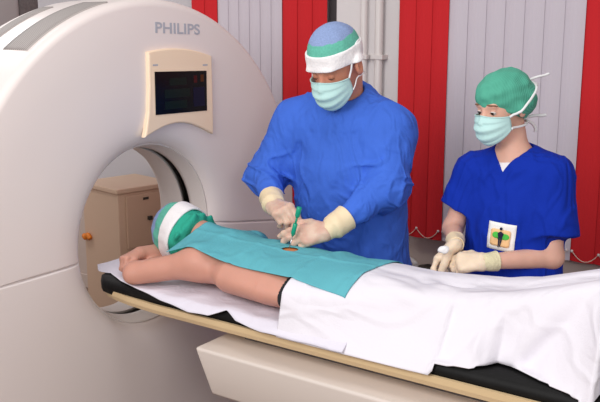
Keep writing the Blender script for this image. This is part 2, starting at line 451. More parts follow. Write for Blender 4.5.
# ------------------------------------------------------------------ the scanner gantry
gan = thing('ct_scanner_gantry', 'large off white ring shaped scanner gantry with a round bore', 'scanner', (GX - 0.4, TY, 0))
OY, RO, DEP = 2.43, 0.952, 0.43
def outline(a):
    c, s = math.cos(a), math.sin(a)
    if s >= 0: return RO
    r1 = RO / max(abs(c), 1e-6); r2 = (GZ - 0.03) / max(abs(s), 1e-6)
    return -math.log(math.exp(-24 * r1) + math.exp(-24 * r2)) / 24 if min(r1, r2) < 3 else min(r1, r2)
prof = [('i', .376, -.060), ('i', .378, -.048), ('i', .386, -.034), ('i', .402, -.020), ('i', .427, -.010), ('i', .46, -.004), ('i', .51, 0.0),
        ('m', .33, .0), ('m', .66, .0), ('m', 1.0, 0.0)]
FR = 0.032
prof += [('o', -FR + FR * math.sin(q), -FR + FR * math.cos(q)) for q in np.linspace(0.2, PI / 2, 7)]
prof += [('o', .002, -.10), ('o', .003, -.20), ('o', .001, -.32)]
prof += [('o', -.06 + .06 * math.cos(q), -DEP + .06 - .06 * math.sin(q)) for q in np.linspace(0.1, PI / 2, 6)]
prof += [('i', .60, -DEP), ('i', .50, -DEP + .006), ('i', .43, -DEP + .03), ('i', .385, -DEP + .085)]
NA = 192; V = []; Fc = []
for kind, a_, b_ in prof:
    for j in range(NA):
        a = 2 * PI * j / NA; ro = outline(a)
        cy = TY; r = a_
        if kind == 'm': r = .51 + (ro - FR - .51) * a_; cy = TY + (OY - TY) * a_
        if kind == 'o': r = ro + a_; cy = OY
        V.append((GX + b_, cy + r * math.cos(a), GZ + r * math.sin(a)))
for i in range(len(prof) - 1):
    for j in range(NA):
        j2 = (j + 1) % NA; Fc.append((i * NA + j, i * NA + j2, (i + 1) * NA + j2, (i + 1) * NA + j))
bm = bmesh.new(); bv = [bm.verts.new(v) for v in V]
for f in Fc: bm.faces.new([bv[i] for i in f])
bmesh.ops.recalc_face_normals(bm, faces=bm.faces[:])
# the horizontal parting line: a groove pressed into the shell, sagging a little on the far side of the bore
def zline(y): return 0.974 if y < TY else 0.992 - 0.16 * max(0, y - 2.74)
for off in (-.010, -.0045, -.0015, .0015, .0045, .010):
    for side in (0, 1):
        geom = [f for f in bm.faces if (f.calc_center_median().y < TY) == (side == 0) and abs(f.calc_center_median().z - 1.0) < 0.25 and f.calc_center_median().x > GX - 0.3]
        es = {e for f in geom for e in f.edges}; vs = {v for f in geom for v in f.verts}
        if side == 0: co, no = Vector((0, TY, .974 + off)), Vector((0, 0, 1))
        else: co, no = Vector((0, 2.74, .992 + off)), Vector((0, .16, 1)).normalized()
        bmesh.ops.bisect_plane(bm, geom=geom + list(es) + list(vs), plane_co=co, plane_no=no)
bm.normal_update()
for v in bm.verts:
    y = v.co.y; z0 = .974 if y < TY else .992 - .16 * (y - 2.74)
    if abs(v.co.z - z0) < .0022 and v.co.x > GX - 0.3 and math.hypot(y - TY, v.co.z - GZ) > .40:
        v.co -= v.normal * 0.007
me = bpy.data.meshes.new('housing'); bm.to_mesh(me); bm.free()
housing = link_mesh('housing', me, M['shell'], gan)
def ring(name, pr, m, n=128):
    v = []; f = []
    for r, x in pr:
        for j in range(n):
            a = 2 * PI * j / n; v.append((GX + x, TY + r * math.cos(a), GZ + r * math.sin(a)))
    for i in range(len(pr) - 1):
        for j in range(n):
            j2 = (j + 1) % n; f.append((i * n + j, i * n + j2, (i + 1) * n + j2, (i + 1) * n + j))
    bm = bmesh.new(); b = [bm.verts.new(q) for q in v]
    for q in f: bm.faces.new([b[i] for i in q])
    bmesh.ops.recalc_face_normals(bm, faces=bm.faces[:])
    return obj_bm(name, bm, m, gan)
def closed(pr, th=.012): return pr + [(r + th, x) for r, x in reversed(pr)] + [pr[0]]
ring('front_liner', closed([(.3715, -.054), (.3705, -.057), (.364, -.09), (.357, -.122), (.354, -.136)]), M['liner'])
ring('liner_seam', closed([(.3765, -.056), (.371, -.060)], .004), M['seam'])
ring('scan_gap', closed([(.385, -.130), (.388, -.15), (.388, -.170), (.385, -.186)], .01), M['dark'])
ring('rear_liner', closed([(.352, -.180), (.351, -.20), (.352, -.25), (.358, -.30), (.384, -.347)]), M['liner'])
# display
def yz_plate(name, poly, x0, x1, m, parent, bev=0.0):
    bm = bmesh.new(); vs = [bm.verts.new((x0, y, z)) for y, z in poly]; fc = bm.faces.new(vs)
    r = bmesh.ops.extrude_face_region(bm, geom=[fc]); up = [g for g in r['geom'] if isinstance(g, bmesh.types.BMVert)]
    for v in up: v.co.x = x1
    bmesh.ops.recalc_face_normals(bm, faces=bm.faces[:])
    if bev:
        es = [e for e in bm.edges if all(abs(v.co.x - x1) < 1e-6 for v in e.verts)]
        bmesh.ops.bevel(bm, geom=es, offset=bev, segments=2, affect='EDGES', profile=0.5)
    return obj_bm(name, bm, m, parent, smooth=False)
ptop = [(2.371 + (2.745 - 2.371) * s, 1.752 + (1.728 - 1.752) * s + 0.022 * math.sin(PI * s) ** 0.9) for s in np.linspace(0, 1, 13)]
pbot = [(2.745 + (2.335 - 2.745) * s, 1.392 + (1.418 - 1.392) * s + 0.055 * math.sin(PI * s)) for s in np.linspace(0, 1, 15)]
poly = ptop + [(2.747, 1.60), (2.747, 1.45)] + pbot + [(2.346, 1.45), (2.361, 1.52), (2.369, 1.62)]
disp = yz_plate('display_panel', poly, GX - .004, GX + .018, M['cream'], gan, bev=.006)
yz_plate('screen_bezel', [(2.386, 1.497), (2.718, 1.490), (2.720, 1.679), (2.388, 1.686)], GX + .016, GX + .0185, M['cream'], disp, .001)
yz_plate('screen', [(2.396, 1.503), (2.704, 1.498), (2.706, 1.667), (2.398, 1.674)], GX + .017, GX + .020, M['screen'], disp)
for (y0, y1, z0, z1, k) in ((2.50, 2.60, 1.615, 1.645, 'scr_green'), (2.47, 2.62, 1.565, 1.60, 'scr_green'), (2.47, 2.60, 1.52, 1.552, 'scr_green'), (2.645, 2.665, 1.62, 1.65, 'scr_red'), (2.687, 2.707, 1.622, 1.652, 'scr_amber'), (2.64, 2.71, 1.52, 1.60, 'scr_blue')):
    yz_plate('screen_field', [(y0 - .02, z0), (y1 - .02, z0), (y1 - .02, z1), (y0 - .02, z1)], GX + .0195, GX + .0205, M[k], disp)
for (y0, y1, z) in ((2.390, 2.418, 1.697), (2.685, 2.715, 1.688)):
    yz_plate('panel_mark', [(y0, z), (y1, z), (y1, z + .006), (y0, z + .006)], GX + .017, GX + .0188, M['letter'], disp)
# lettering on the gantry
cu = bpy.data.curves.new('t', 'FONT'); cu.body = 'PHILIPS'; cu.size = 0.058; cu.extrude = 0.0006; cu.offset = 0.0011; cu.align_x = 'CENTER'; cu.space_character = 1.02
to = bpy.data.objects.new('t', cu); C.objects.link(to)
bpy.context.view_layer.update()
me = bpy.data.meshes.new_from_object(to.evaluated_get(bpy.context.evaluated_depsgraph_get()))
bpy.data.objects.remove(to)
xs = [v.co.x for v in me.vertices]; wd = max(xs) - min(xs); sx = 0.262 / wd
mw = Matrix(((0, 0, 1, GX + .0008), (sx, 0, 0, 2.558), (0, 1.02, 0, 1.822), (0, 0, 0, 1)))
me.transform(mw)
for v in me.vertices: v.co.z -= 0.03 * (v.co.y - 2.558)
link_mesh('lettering', me, M['letter'], gan, smooth=False)
# vents on the rim
def vent(a0, a1, x0, x1, lab):
    v = []; f = []; n = 26; m = 6; th = (.013, .002)
    for l in (0, 1):
        for i in range(n):
            a = a0 + (a1 - a0) * i / (n - 1)
            for j in range(m):
                s = j / (m - 1); x = x0 + (x1 - x0) * s
                r = RO + (.0052 if l == 0 else -.006)
                v.append((GX + x, OY + r * math.cos(a), GZ + r * math.sin(a)))
    k = n * m
    for i in range(n - 1):
        for j in range(m - 1):
            q = i * m + j; f.append((q, q + 1, q + m + 1, q + m)); f.append((k + q, k + q + m, k + q + m + 1, k + q + 1))
    for i in range(n - 1):
        f.append((i * m, (i + 1) * m, k + (i + 1) * m, k + i * m)); q = i * m + m - 1; f.append((q, k + q, k + q + m, q + m))
    for j in range(m - 1):
        f.append((j, k + j, k + j + 1, j + 1)); q = (n - 1) * m + j; f.append((q, q + 1, k + q + 1, k + q))
    return obj_vf('air_vent', v, f, M['vent'], gan)
vent(math.radians(127), math.radians(102), -.05, -.185, '')
vent(math.radians(124), math.radians(106), -.285, -.345, '')

# ------------------------------------------------------------------ the table
tab = thing('scanner_table', 'scanner table with a tan edged cradle and off white carriage', 'table', (-1.2, TY, 0))
TL0, TL1 = -2.60, 0.35
# cradle: a shallow trough extruded along X with a rounded, narrowing head end
HWD = 0.285
sec = []
for (y, z) in ((-1, .832), (-1, .812), (-.97, .795), (-.6, .765), (0, .752), (.6, .765), (.97, .795), (1, .812), (1, .832), (.955, .832), (.93, .815), (.55, .785), (0, .772), (-.55, .785), (-.93, .815), (-.955, .832)): sec.append((y, z))
stx = [(-2.53, .60), (-2.518, .68), (-2.49, .76), (-2.46, .83), (-2.40, .90), (-2.30, .96), (-2.15, 1.0), (-1.6, 1.0), (-1.0, 1.0), (-.4, 1.0), (TL1, 1.0)]
V = []; Fc = []
for x, w in stx:
    for y, z in sec: V.append((x, TY + y * HWD * w, z))
ns = len(sec)
for i in range(len(stx) - 1):
    for j in range(ns):
        j2 = (j + 1) % ns; Fc.append((i * ns + j, i * ns + j2, (i + 1) * ns + j2, (i + 1) * ns + j))
Fc.append(tuple(range(ns))); Fc.append(tuple((len(stx) - 1) * ns + j for j in reversed(range(ns))))
bm = bmesh.new(); bv = [bm.verts.new(v) for v in V]
for f in Fc: bm.faces.new([bv[i] for i in f])
obj_bm('cradle', bm, M['tan'], tab, smooth=False)
# carriage: a chamfered box, its near wall leaning inward toward the bottom
def hexa(name, x0, x1, ya, yb, za, zb, lean, xl, m, parent, bev):
    bm = bmesh.new()
    vs = [bm.verts.new(p) for p in ((x0 + xl, ya + lean, za), (x1, ya + lean, za), (x1, yb - lean, za), (x0 + xl, yb - lean, za), (x0, ya, zb), (x1, ya, zb), (x1, yb, zb), (x0, yb, zb))]
    for f in ((0, 3, 2, 1), (4, 5, 6, 7), (0, 1, 5, 4), (1, 2, 6, 5), (2, 3, 7, 6), (3, 0, 4, 7)): bm.faces.new([vs[i] for i in f])
    bmesh.ops.bevel(bm, geom=bm.edges[:], offset=bev, segments=3, affect='EDGES', profile=0.5)
    return obj_bm(name, bm, m, parent)
hexa('carriage', -1.895, 0.42, 2.055, 2.715, .565, .742, .03, .05, M['carriage'], tab, .012)
box('slide_rail', -1.80, 0.36, 2.22, 2.58, .739, .770, M['uphol'], tab, bev=.004)
hexa('pedestal', -1.55, 0.30, 2.11, 2.69, .0, .565, -.04, .0, M['carriage'], tab, .02)

# black pad lying in the cradle
def pad_section(w): return [(-.94 * w, .815), (-.95 * w, .845), (-.92 * w, .868), (-.5 * w, .872), (0, .872), (.5 * w, .872), (.92 * w, .868), (.95 * w, .845), (.94 * w, .815), (.55 * w, .787), (0, .774), (-.55 * w, .787)]
V = []; Fc = []; stp = [(-2.522, .66), (-2.51, .80), (-2.47, .90), (-2.40, .955), (-2.25, .99), (-2.0, 1.0), (-1.2, 1.0), (-.4, 1.0), (.33, 1.0)]
for x, w in stp:
    for y, z in pad_section(w): V.append((x, TY + y * HWD, z if x > -2.515 else z * .92 + .07))
ns = 12
for i in range(len(stp) - 1):
    for j in range(ns):
        j2 = (j + 1) % ns; Fc.append((i * ns + j, i * ns + j2, (i + 1) * ns + j2, (i + 1) * ns + j))
Fc.append(tuple(range(ns))); Fc.append(tuple((len(stp) - 1) * ns + j for j in reversed(range(ns))))
bm = bmesh.new(); bv = [bm.verts.new(v) for v in V]
for f in Fc: bm.faces.new([bv[i] for i in f])
pad = tag(obj_bm('table_pad', bm, M['black'], None), 'black vinyl foam pad lying in the tan scanner cradle', 'pad')

# ------------------------------------------------------------------ heads
def frame_from(fwd, roll_up=(0, 0, 1)):
    f = nrm(fwd); l = np.cross(np.array(roll_up, float), f); l = nrm(l); u = np.cross(f, l)
    return np.stack([l, f, u], 1)      # columns: left, forward, up   (local x = the person's left)

HEADP = [EL((0, -.014, .032), (.076, .094, .086)), EL((0, .026, -.034), (.063, .070, .088), .03), EL((0, .036, -.088), (.044, .048, .036), .03),
         RC((0, .090, .0), (0, .110, -.040), .008, .0125, .012), RC((-.014, .098, -.044), (.014, .098, -.044), .007, .007, .01),
         RC((-.036, .080, .019), (.036, .080, .019), .011, .011, .016), RC((-.018, .095, -.072), (.018, .095, -.072), .006, .006, .01),
         RC((-.017, .094, -.082), (.017, .094, -.082), .007, .007, .01)]
def head_local(q):
    d = HEADP[0].d(q)
    for p in HEADP[1:]: d = smin(d, p.d(q), p.k)
    for s in (-1, 1):
        d = smax(d, -(np.linalg.norm(q - np.array([s * .032, .101, -.001]), axis=1) - .0155), .012)
    for s in (-1, 1):        # closed upper lids and the eye's bulge
        d = smin(d, np.linalg.norm(q - np.array([s * .032, .0765, -.001]), axis=1) - .0125, .003)
        R = np.array([[math.cos(.35 * s), math.sin(.35 * s), 0], [-math.sin(.35 * s), math.cos(.35 * s), 0], [0, 0, 1]])
        e = EL((s * .087, -.010, -.014), (.013, .024, .034), R=R).d(q)
        e = smax(e, -EL((s * .100, -.006, -.010), (.007, .012, .019)).d(q), .006)
        d = smin(d, e, .008)
    return d
class HEAD:
    def __init__(s, c, R, sc, k=.02): s.c, s.R, s.sc, s.k = np.array(c, float), R, sc, k
    def d(s, p): return head_local((p - s.c) @ s.R / s.sc) * s.sc
    def w(s, q): return s.c + (np.array(q, float) * s.sc) @ s.R.T        # local -> world

def on_head(hd, pts, off, fn=None):
    fn = fn or head_local
    """push local points out of the head to the given clearance"""
    q = np.array(pts, float)
    for _ in range(12):
        d = fn(q); g = np.stack([fn(q + 1e-3 * np.eye(3)[i]) - fn(q - 1e-3 * np.eye(3)[i]) for i in range(3)], 1) / 2e-3
        g /= np.linalg.norm(g, axis=1)[:, None] + 1e-9
        q = q + g * np.maximum(0, off - d)[:, None] * .9
    return q

def face_bits(hd, person, eye_open=0.0, browm='brow'):
    for s in (-1, 1):
        # lash line along the lid edge, and the brow
        dz = -.0075 + eye_open * .006
        pts = on_head(hd, [(s * (.032 + .013 * t), .088 - .006 * t * t, -.001 + dz - .002 * (1 - t * t)) for t in np.linspace(-1, 1, 9)], .0008)
        tube('lashes', [hd.w(q) for q in pts], [.0006 * hd.sc, .0015 * hd.sc, .0006 * hd.sc], M['lash'], person, n=6, sm=False)
        pts = on_head(hd, [(s * (.034 + .018 * t), .086 - .008 * (t + .3) ** 2, .0195 + .003 * (1 - t * t) - .002 * t) for t in np.linspace(-1, 1, 9)], .0008)
        tube('eyebrow', [hd.w(q) for q in pts], [.0018 * hd.sc, .0036 * hd.sc, .0032 * hd.sc, .0012 * hd.sc], M[browm], person, n=6, sm=False)

def make_mask(hd, person, puff=1.0, label=None):
    NS, NT = 41, 33; L = []
    for i in range(NT):
        t = i / (NT - 1)
        for j in range(NS):
            s = 2 * j / (NS - 1) - 1
            topz = -.012 - .016 * abs(s) ** 1.3; botz = -.132 + .052 * abs(s) ** 1.8
            z = topz + (botz - topz) * t
            ymid = np.interp(t, [0, .18, .42, .7, .9, 1], [.108, .122, .131, .126, .112, .100])
            yed = .046 - .004 * math.sin(PI * t)
            k = abs(s) ** 2.1
            y = ymid * (1 - k) + yed * k
            y += puff * .0028 * math.sin(6 * PI * t + .6 * s) * (1 - k) * (0.2 < t < .9)
            x = .0765 * math.sin(s * 1.25) / math.sin(1.25)
            L.append((x, y, z))
    q = on_head(hd, L, .0045)
    W = np.array([hd.w(a) for a in q]); F_ = []
    for i in range(NT - 1):
        for j in range(NS - 1):
            a = i * NS + j; F_.append((a, a + 1, a + NS + 1, a + NS))
    o = obj_vf('face_mask', W, F_, M['mask'], person)
    md = o.modifiers.new('thick', 'SOLIDIFY'); md.thickness = .0025 * hd.sc; md.offset = 1
    if label: o['label'] = label
    edge = [q[j] + np.array([0, .0016, 0]) for j in range(NS)]
    tube('mask_edging', [hd.w(e) for e in edge], .0022 * hd.sc, M['mask'], o, n=6, sm=False)
    return o, q.reshape(NT, NS, 3)

# ------------------------------------------------------------------ hands
class Hand:
    def __init__(s, wrist, d, n, right, curls, thumb, spread=1.0, sc=1.0, fat=1.0, arm=None):
        s.W = np.array(wrist, float); s.d = nrm(d); n = np.array(n, float); s.n = nrm(n - s.d * (n @ s.d))
        s.s = np.cross(s.n, s.d) if right else np.cross(s.d, s.n)
        s.sc = sc; P = []; self = s
        W, D, N, S = s.W, s.d, s.n, s.s
        mcp = [(.030, .086), (.010, .091), (-.010, .087), (-.028, .078)]
        ln = [(.044, .026, .021), (.048, .030, .022), (.045, .028, .021), (.035, .021, .019)]
        rad = [.0095, .0097, .0092, .0082]
        AR = -D if arm is None else nrm(arm)
        P.append(RC(W + AR * .045 * sc, W, .026 * sc, .0255 * sc, .02))
        s.tips = []
        for i in range(4):
            a = W + sc * (S * mcp[i][0] + D * mcp[i][1])
            P.append(RC(W + sc * (S * mcp[i][0] * .45 + D * .012), a - N * .003 * sc, .0185 * sc * fat, .0125 * sc * fat, .016))
            ang = 0; fan = (mcp[i][0] * 2.2) * spread
            p = a; r = rad[i] * sc * fat
            for j in range(3):
                ang += math.radians(curls[i][j])
                dd = nrm(D * math.cos(ang) - N * math.sin(ang) + S * fan * max(.15, math.cos(ang)))
                q = p + dd * ln[i][j] * sc
                P.append(RC(p, q, r, r * .93, .006)); r *= .93; p = q
            s.tips.append(p)
        p = W + sc * (S * .016 + D * .018)
        r = .0165 * sc * fat
        for j, (dv, L) in enumerate(zip(thumb, (.044, .034, .027))):
            dd = nrm(D * dv[0] + S * dv[1] + N * dv[2]); q = p + dd * L * sc
            P.append(RC(p, q, r, r * (.80 if j == 0 else .92), .012 if j == 0 else .006)); r *= (.80 if j == 0 else .92); p = q
        s.thumb_tip = p; s.P = P; s.f = union(P)
    def bounds(s):
        a = np.array([q for c in s.P for q in (c.a, c.b)]); return a.min(0) - .035, a.max(0) + .035

def glove(hand, person, arm_dir, m='glove', cuff='cuff', name='glove', cuff_len=.055, cuff_r=.034, h=.0022, wr=.0009):
    f0 = hand.f
    def f(p): return f0(p) - .0012 - wr * wav(p, 170, 5, 5)
    lo, hi = hand.bounds(); V_, Q_ = surf(f, lo, hi, h)
    o = np_mesh(name, V_, Q_, M[m], person)
    A = nrm(arm_dir)            # toward the elbow
    W = hand.W; sc = hand.sc
    pts = [W + A * t * sc for t in (-.012, .0, .012, .03, cuff_len - .006, cuff_len)]
    rr = [.0285, .0295, .0305, cuff_r * .97, cuff_r, cuff_r * .96]
    def fc(p):
        q = p - W; t = q @ A; r = np.linalg.norm(q - t[:, None] * A, axis=1)
        R = np.interp(t, [-.015 * sc, 0, .02 * sc, cuff_len * sc], [.027 * sc, .029 * sc, cuff_r * .93 * sc, cuff_r * sc]) + .0012 * wav(p, 120, 9, 4)
        d = np.abs(r - R) - .0024
        d = np.maximum(d, t - cuff_len * sc); d = np.maximum(d, -t - .010 * sc)
        roll = np.sqrt((r - R) ** 2 + (t - cuff_len * sc) ** 2) - .0032
        return np.minimum(d, roll) if True else d
    a = W - A * .03 * sc; b = W + A * (cuff_len + .02) * sc
    lo = np.minimum(a, b) - .055; hi = np.maximum(a, b) + .055
    V_, Q_ = surf(fc, lo, hi, .0024)
    np_mesh('cuff', V_, Q_, M[cuff], o)
    return o

# ------------------------------------------------------------------ the man in the blue gown
def at(px, py, y):
    d = (F0 * math.cos(PITCH) - UZ * math.sin(PITCH)) + RT * (px - 300) / FPX - (F0 * math.sin(PITCH) + UZ * math.cos(PITCH)) * (py - 201) / FPX
    return np.array([0, 0, HC]) + d * (y / d[1])

def build_doctor():
    base = (-1.75, 2.92, 0)
    t = thing('person', 'man in bright blue gown, striped cap and mask, bending to hold a green needle', 'person', base)
    hc = at(335, 63, 2.70)
    b, pt = math.radians(2), math.radians(30)
    fw = np.array([-math.sin(b) * math.cos(pt), -math.cos(b) * math.cos(pt), -math.sin(pt)])
    hd = HEAD(hc, frame_from(fw), 1.10)
    neck0 = hd.w((0, -.035, -.07)); neck1 = np.array([-1.765, 2.83, 1.525])
    shR, shL = np.array([-1.995, 2.83, 1.452]), np.array([-1.575, 2.85, 1.452])
    elR, elL = at(266, 176, 2.74), at(388, 187, 2.76)
    wrR, wrL = at(274, 207, 2.54), at(328, 231, 2.53)
    aR = nrm(elR - wrR); aL = nrm(elL - wrL)
    pel = np.array([-1.745, 2.95, .95])
    # hands
    hR = Hand(wrR, (.80, -.50, .06), (.25, -.55, .80), True, [(52, 40, 25), (62, 50, 30), (70, 55, 30), (74, 58, 30)],
              [(.75, .55, -.55), (.75, .05, -.75), (.75, -.25, -.65)], sc=1.08, fat=1.12, arm=aR)
    hL = Hand(wrL, at(288, 240, 2.43) - wrL + UZ * .008, (.08, -.82, .55), False, [(14, 22, 14), (22, 30, 18), (38, 42, 26), (50, 50, 30)],
              [(.72, .66, -.15), (.90, .25, -.22), (.92, -.10, -.30)], sc=1.08, fat=1.12, arm=aL)
    aR = nrm(elR - wrR); aL = nrm(elL - wrL)
    body = [HEAD(hc, hd.R, hd.sc), RC(neck0, neck1, .066, .074, .03),
            CU([(-1.765, 2.84, 1.44), (-1.75, 2.87, 1.25), (-1.745, 2.93, 1.02), (-1.745, 2.95, .90)], [.185, .19, .19, .175], [.105, .125, .135, .12], .05),
            RC(neck1, shR, .07, .07, .05), RC(neck1, shL, .07, .07, .05),
            RC(shR, elR, .058, .047, .03), RC(elR, wrR, .045, .028, .02), RC(shL, elL, .058, .047, .03), RC(elL, wrL, .045, .028, .02),
            RC(wrR, hR.W + hR.d * .06, .022, .016, .01), RC(wrL, hL.W + hL.d * .06, .022, .016, .01)]
    for sx in (-1, 1):
        hip = np.array([-1.745 + sx * .10, 2.95, .90]); kn = np.array([-1.745 + sx * .115, 2.93, .48]); an = np.array([-1.745 + sx * .12, 2.95, .09])
        body += [RC(hip, kn, .085, .058, .04), RC(kn, an, .056, .038, .02), RC(an - UZ * .04, an + np.array([sx * .03, -.15, -.055]), .036, .03, .02)]
    fb = union(body)
    V_, Q_ = surf(fb, (-2.3, 2.40, 0.0), (-1.25, 3.2, 1.92), .0058)
    bo = np_mesh('body', V_, Q_, M['skin_m'], t)
    # gown
    gp = [CU([(-1.765, 2.835, 1.45), (-1.758, 2.845, 1.28), (-1.765, 2.89, 1.08), (-1.768, 2.93, .85), (-1.765, 2.95, .38)], [.222, .246, .246, .248, .245], [.13, .165, .185, .19, .19], .05),
          RC(neck1 + np.array([0, .01, .02]), shR + np.array([0, 0, .0]), .088, .090, .06), RC(neck1 + np.array([0, .01, .02]), shL, .088, .090, .06),
          RC(shR, elR, .086, .076, .06), RC(elR, wrR + aR * .05, .073, .035, .04),
          RC(shL, elL, .088, .078, .06), RC(elL, wrL + aL * .05, .075, .036, .04)]
    fg = union(gp)
    def seg(p, a, b_): 
        ba = b_ - a; return ((p - a) @ ba) / (ba @ ba)
    def endf(p): return np.clip((np.minimum(np.linalg.norm(p - wrR, axis=1), np.linalg.norm(p - wrL, axis=1)) - .10) / .09, .0, 1)
    def fgown(p):
        d = fg(p)
        # hanging folds on the trunk, rings of creases round the sleeves
        torso = np.clip((np.minimum(np.linalg.norm(p - elR, axis=1), np.linalg.norm(p - elL, axis=1)) - .10) / .12, 0, 1)
        d = d - endf(p) * torso * (.0060 * wav(p, 17, 21, 5, (1.0, 1.0, .4)) + .0075 * ridge(p, 21, 24, (.9, .8, .5)) + .0055 * ridge(p, 30, 27, (1., .8, .22), .16) + .0016 * wav(p, 70, 25, 5))
        d = d - (1 - torso) * ((.0085 * ridge(p, 34, 31, (.6, .8, 1.0), .25) + .0070 * ridge(p, 27, 35, (.8, .9, .8), .15) + .0040 * wav(p, 44, 33, 5)) * endf(p))
        d = smax(d, .36 - p[:, 2], .01)
        # neckline: open round the neck
        ax = nrm(neck0 - neck1); q = p - (neck1 + ax * .0); tt = q @ ax
        rr = np.linalg.norm(q - tt[:, None] * ax, axis=1)
        d = smax(d, -np.maximum(rr - .074, -.02 - tt), .010)
        for a_, w_ in ((aR, wrR), (aL, wrL)):
            near = (np.linalg.norm(p - w_, axis=1) < .16) & ((p - w_) @ a_ < .12)
            d = np.where(near, smax(d, -((p - w_) @ a_ - .066), .006), d)
        return d
    V_, Q_ = surf(fgown, (-2.35, 2.46, .32), (-1.22, 3.22, 1.66), .0062)
    go = np_mesh('surgical_gown', V_, Q_, M['gown'], t)
    # trousers and shoes below the hem
    tp = []
    for sx in (-1, 1):
        hip = np.array([-1.745 + sx * .10, 2.95, .86]); kn = np.array([-1.745 + sx * .115, 2.93, .48]); an = np.array([-1.745 + sx * .12, 2.95, .09])
        tp += [RC(hip, kn, .098, .078, .03), RC(kn, an, .076, .062, .02)]
    V_, Q_ = surf(union(tp), (-2.05, 2.75, .0), (-1.45, 3.15, 1.0), .012); np_mesh('trousers', V_, Q_, M['trousers'], t)
    for sx in (-1, 1):
        an = np.array([-1.745 + sx * .12, 2.95, .05]); ff = union([RC(an, an + np.array([sx * .03, -.15, -.008]), .050, .044, .02)])
        V_, Q_ = surf(lambda p: smax(ff(p), .002 - p[:, 2], .004), an - .25, an + .25, .01); np_mesh('shoe', V_, Q_, M['shoe'], t)
    glove(hR, t, aR, cuff_len=.076, cuff_r=.043); glove(hL, t, aL, cuff_len=.084, cuff_r=.045)
    # cap: blue mesh crown, green band, white sweatband
    cran = EL((0, -.014, .036), (.089, .108, .100))
    def cap_q(q): return q[:, 2] - .150 * q[:, 1] - .0135
    def fcap(p):
        q = (p - hc) @ hd.R / hd.sc
        w = cap_q(q)
        d = smin(cran.d(q), head_local(q) - .006, .01) - .0015 * wav(q, 130, 41, 5, (1, 1, .35)) * np.clip(1.6 - np.abs(w - .06) * 18, .2, 1)
        d = smax(d, .020 - w, .004)
        return d * hd.sc
    V_, Q_ = surf(fcap, hc - .22, hc + .22, .0034)
    cen = V_[Q_].mean(1); w = cap_q((cen - hc) @ hd.R / hd.sc) + .0012 * wav(cen, 160, 3)
    cap = np_mesh('surgical_cap', V_, Q_, [M['cap_plain'], M['cap_b']], t, (w > .082).astype(int))
    def fband(p):
        q = (p - hc) @ hd.R / hd.sc; w = cap_q(q)
        d = np.abs(smin(EL((0, -.014, .036), (.086, .106, .098)).d(q), head_local(q) - .006, .01) - .003) - .0040 - .0010 * wav(q, 110, 45, 5)
        d = smax(d, (w - .0485 - .0012 * wav(q, 40, 4, 3)), .004); d = smax(d, -.004 - w, .004)
        return d * hd.sc
    V_, Q_ = surf(fband, hc - .22, hc + .22, .003); np_mesh('sweatband', V_, Q_, M['cap_w'], cap)
    # cropped hair at temple and nape
    def fhair(p):
        q = (p - hc) @ hd.R / hd.sc; w = cap_q(q)
        d = head_local(q) - .0022
        d = np.maximum(d, q[:, 1] + .030); d = np.maximum(d, -.030 - w + .02 * (q[:, 1] < -.03)); d = np.maximum(d, w - .01)
        d = np.maximum(d, -(np.linalg.norm(q - np.sign(q[:, [0]]) * np.array([.082, 0, 0]) - np.array([0, -.010, -.012]), axis=1) - .036))
        return d * hd.sc
    V_, Q_ = surf(fhair, hc - .2, hc + .2, .003); np_mesh('hair', V_, Q_, M['hair_g'], t)
    face_bits(hd, t)
    mo, q = make_mask(hd, t, label='pale green pleated face mask')
    for s in (-1, 1):
        j = 0 if s < 0 else 40
        a = q[1, j]; tpts = [a, a + np.array([s * .002, -.016, .022]), np.array([s * .084, -.002, .042]), np.array([s * .083, -.040, .058]), np.array([s * .06, -.09, .045]), np.array([0, -.118, .035])]
        tube('mask_tie', [hd.w(z) for z in on_head(hd, smooth_path(tpts, 6), .013)], .0035 * hd.sc, M['tie'], mo, n=8, sm=False)
        a = q[30, j]; tpts = [a, np.array([s * .080, .03, -.066]), np.array([s * .082, .012, -.050]), np.array([s * .086, -.012, -.048]), np.array([s * .075, -.045, -.06]), np.array([0, -.098, -.055])]
        tube('mask_tie', [hd.w(z) for z in on_head(hd, smooth_path(tpts, 6), .004)], .0022 * hd.sc, M['tie'], mo, n=8, sm=False)
    return t, hR, hL
doc, hR, hL = build_doctor()

# the green-hubbed needle
def build_needle():
    top, mid, tip = at(299.5, 207, 2.425), at(292.5, 236, 2.425), at(288.3, 251.5, 2.41)
    ax = nrm(mid - top)
    t = thing('biopsy_needle', 'slim steel needle with green hub held above the patient\'s back', 'needle', tuple(tip))
    L = np.linalg.norm(mid - top)
    p = lambda s: top + ax * s * L
    obj_vf('hub', *tube_vf([p(0), p(.02), p(.30), p(.33), p(.36)], [.0075, .0095, .0095, .0075, .006], 16), M['hub'], t)
    obj_vf('grip', *tube_vf([p(.56), p(.58), p(.92), p(.96), p(1.0)], [.006, .0085, .0085, .005, .004], 16), M['hub'], t)
    obj_vf('stylet', *tube_vf([p(.3), p(.45), p(.6)], .004, 10), M['hub'], t)
    obj_vf('needle', *tube_vf([p(.95), mid + (tip - mid) * .5, tip], [.0018, .0016, .0012], 8), M['steel'], t)
build_needle()

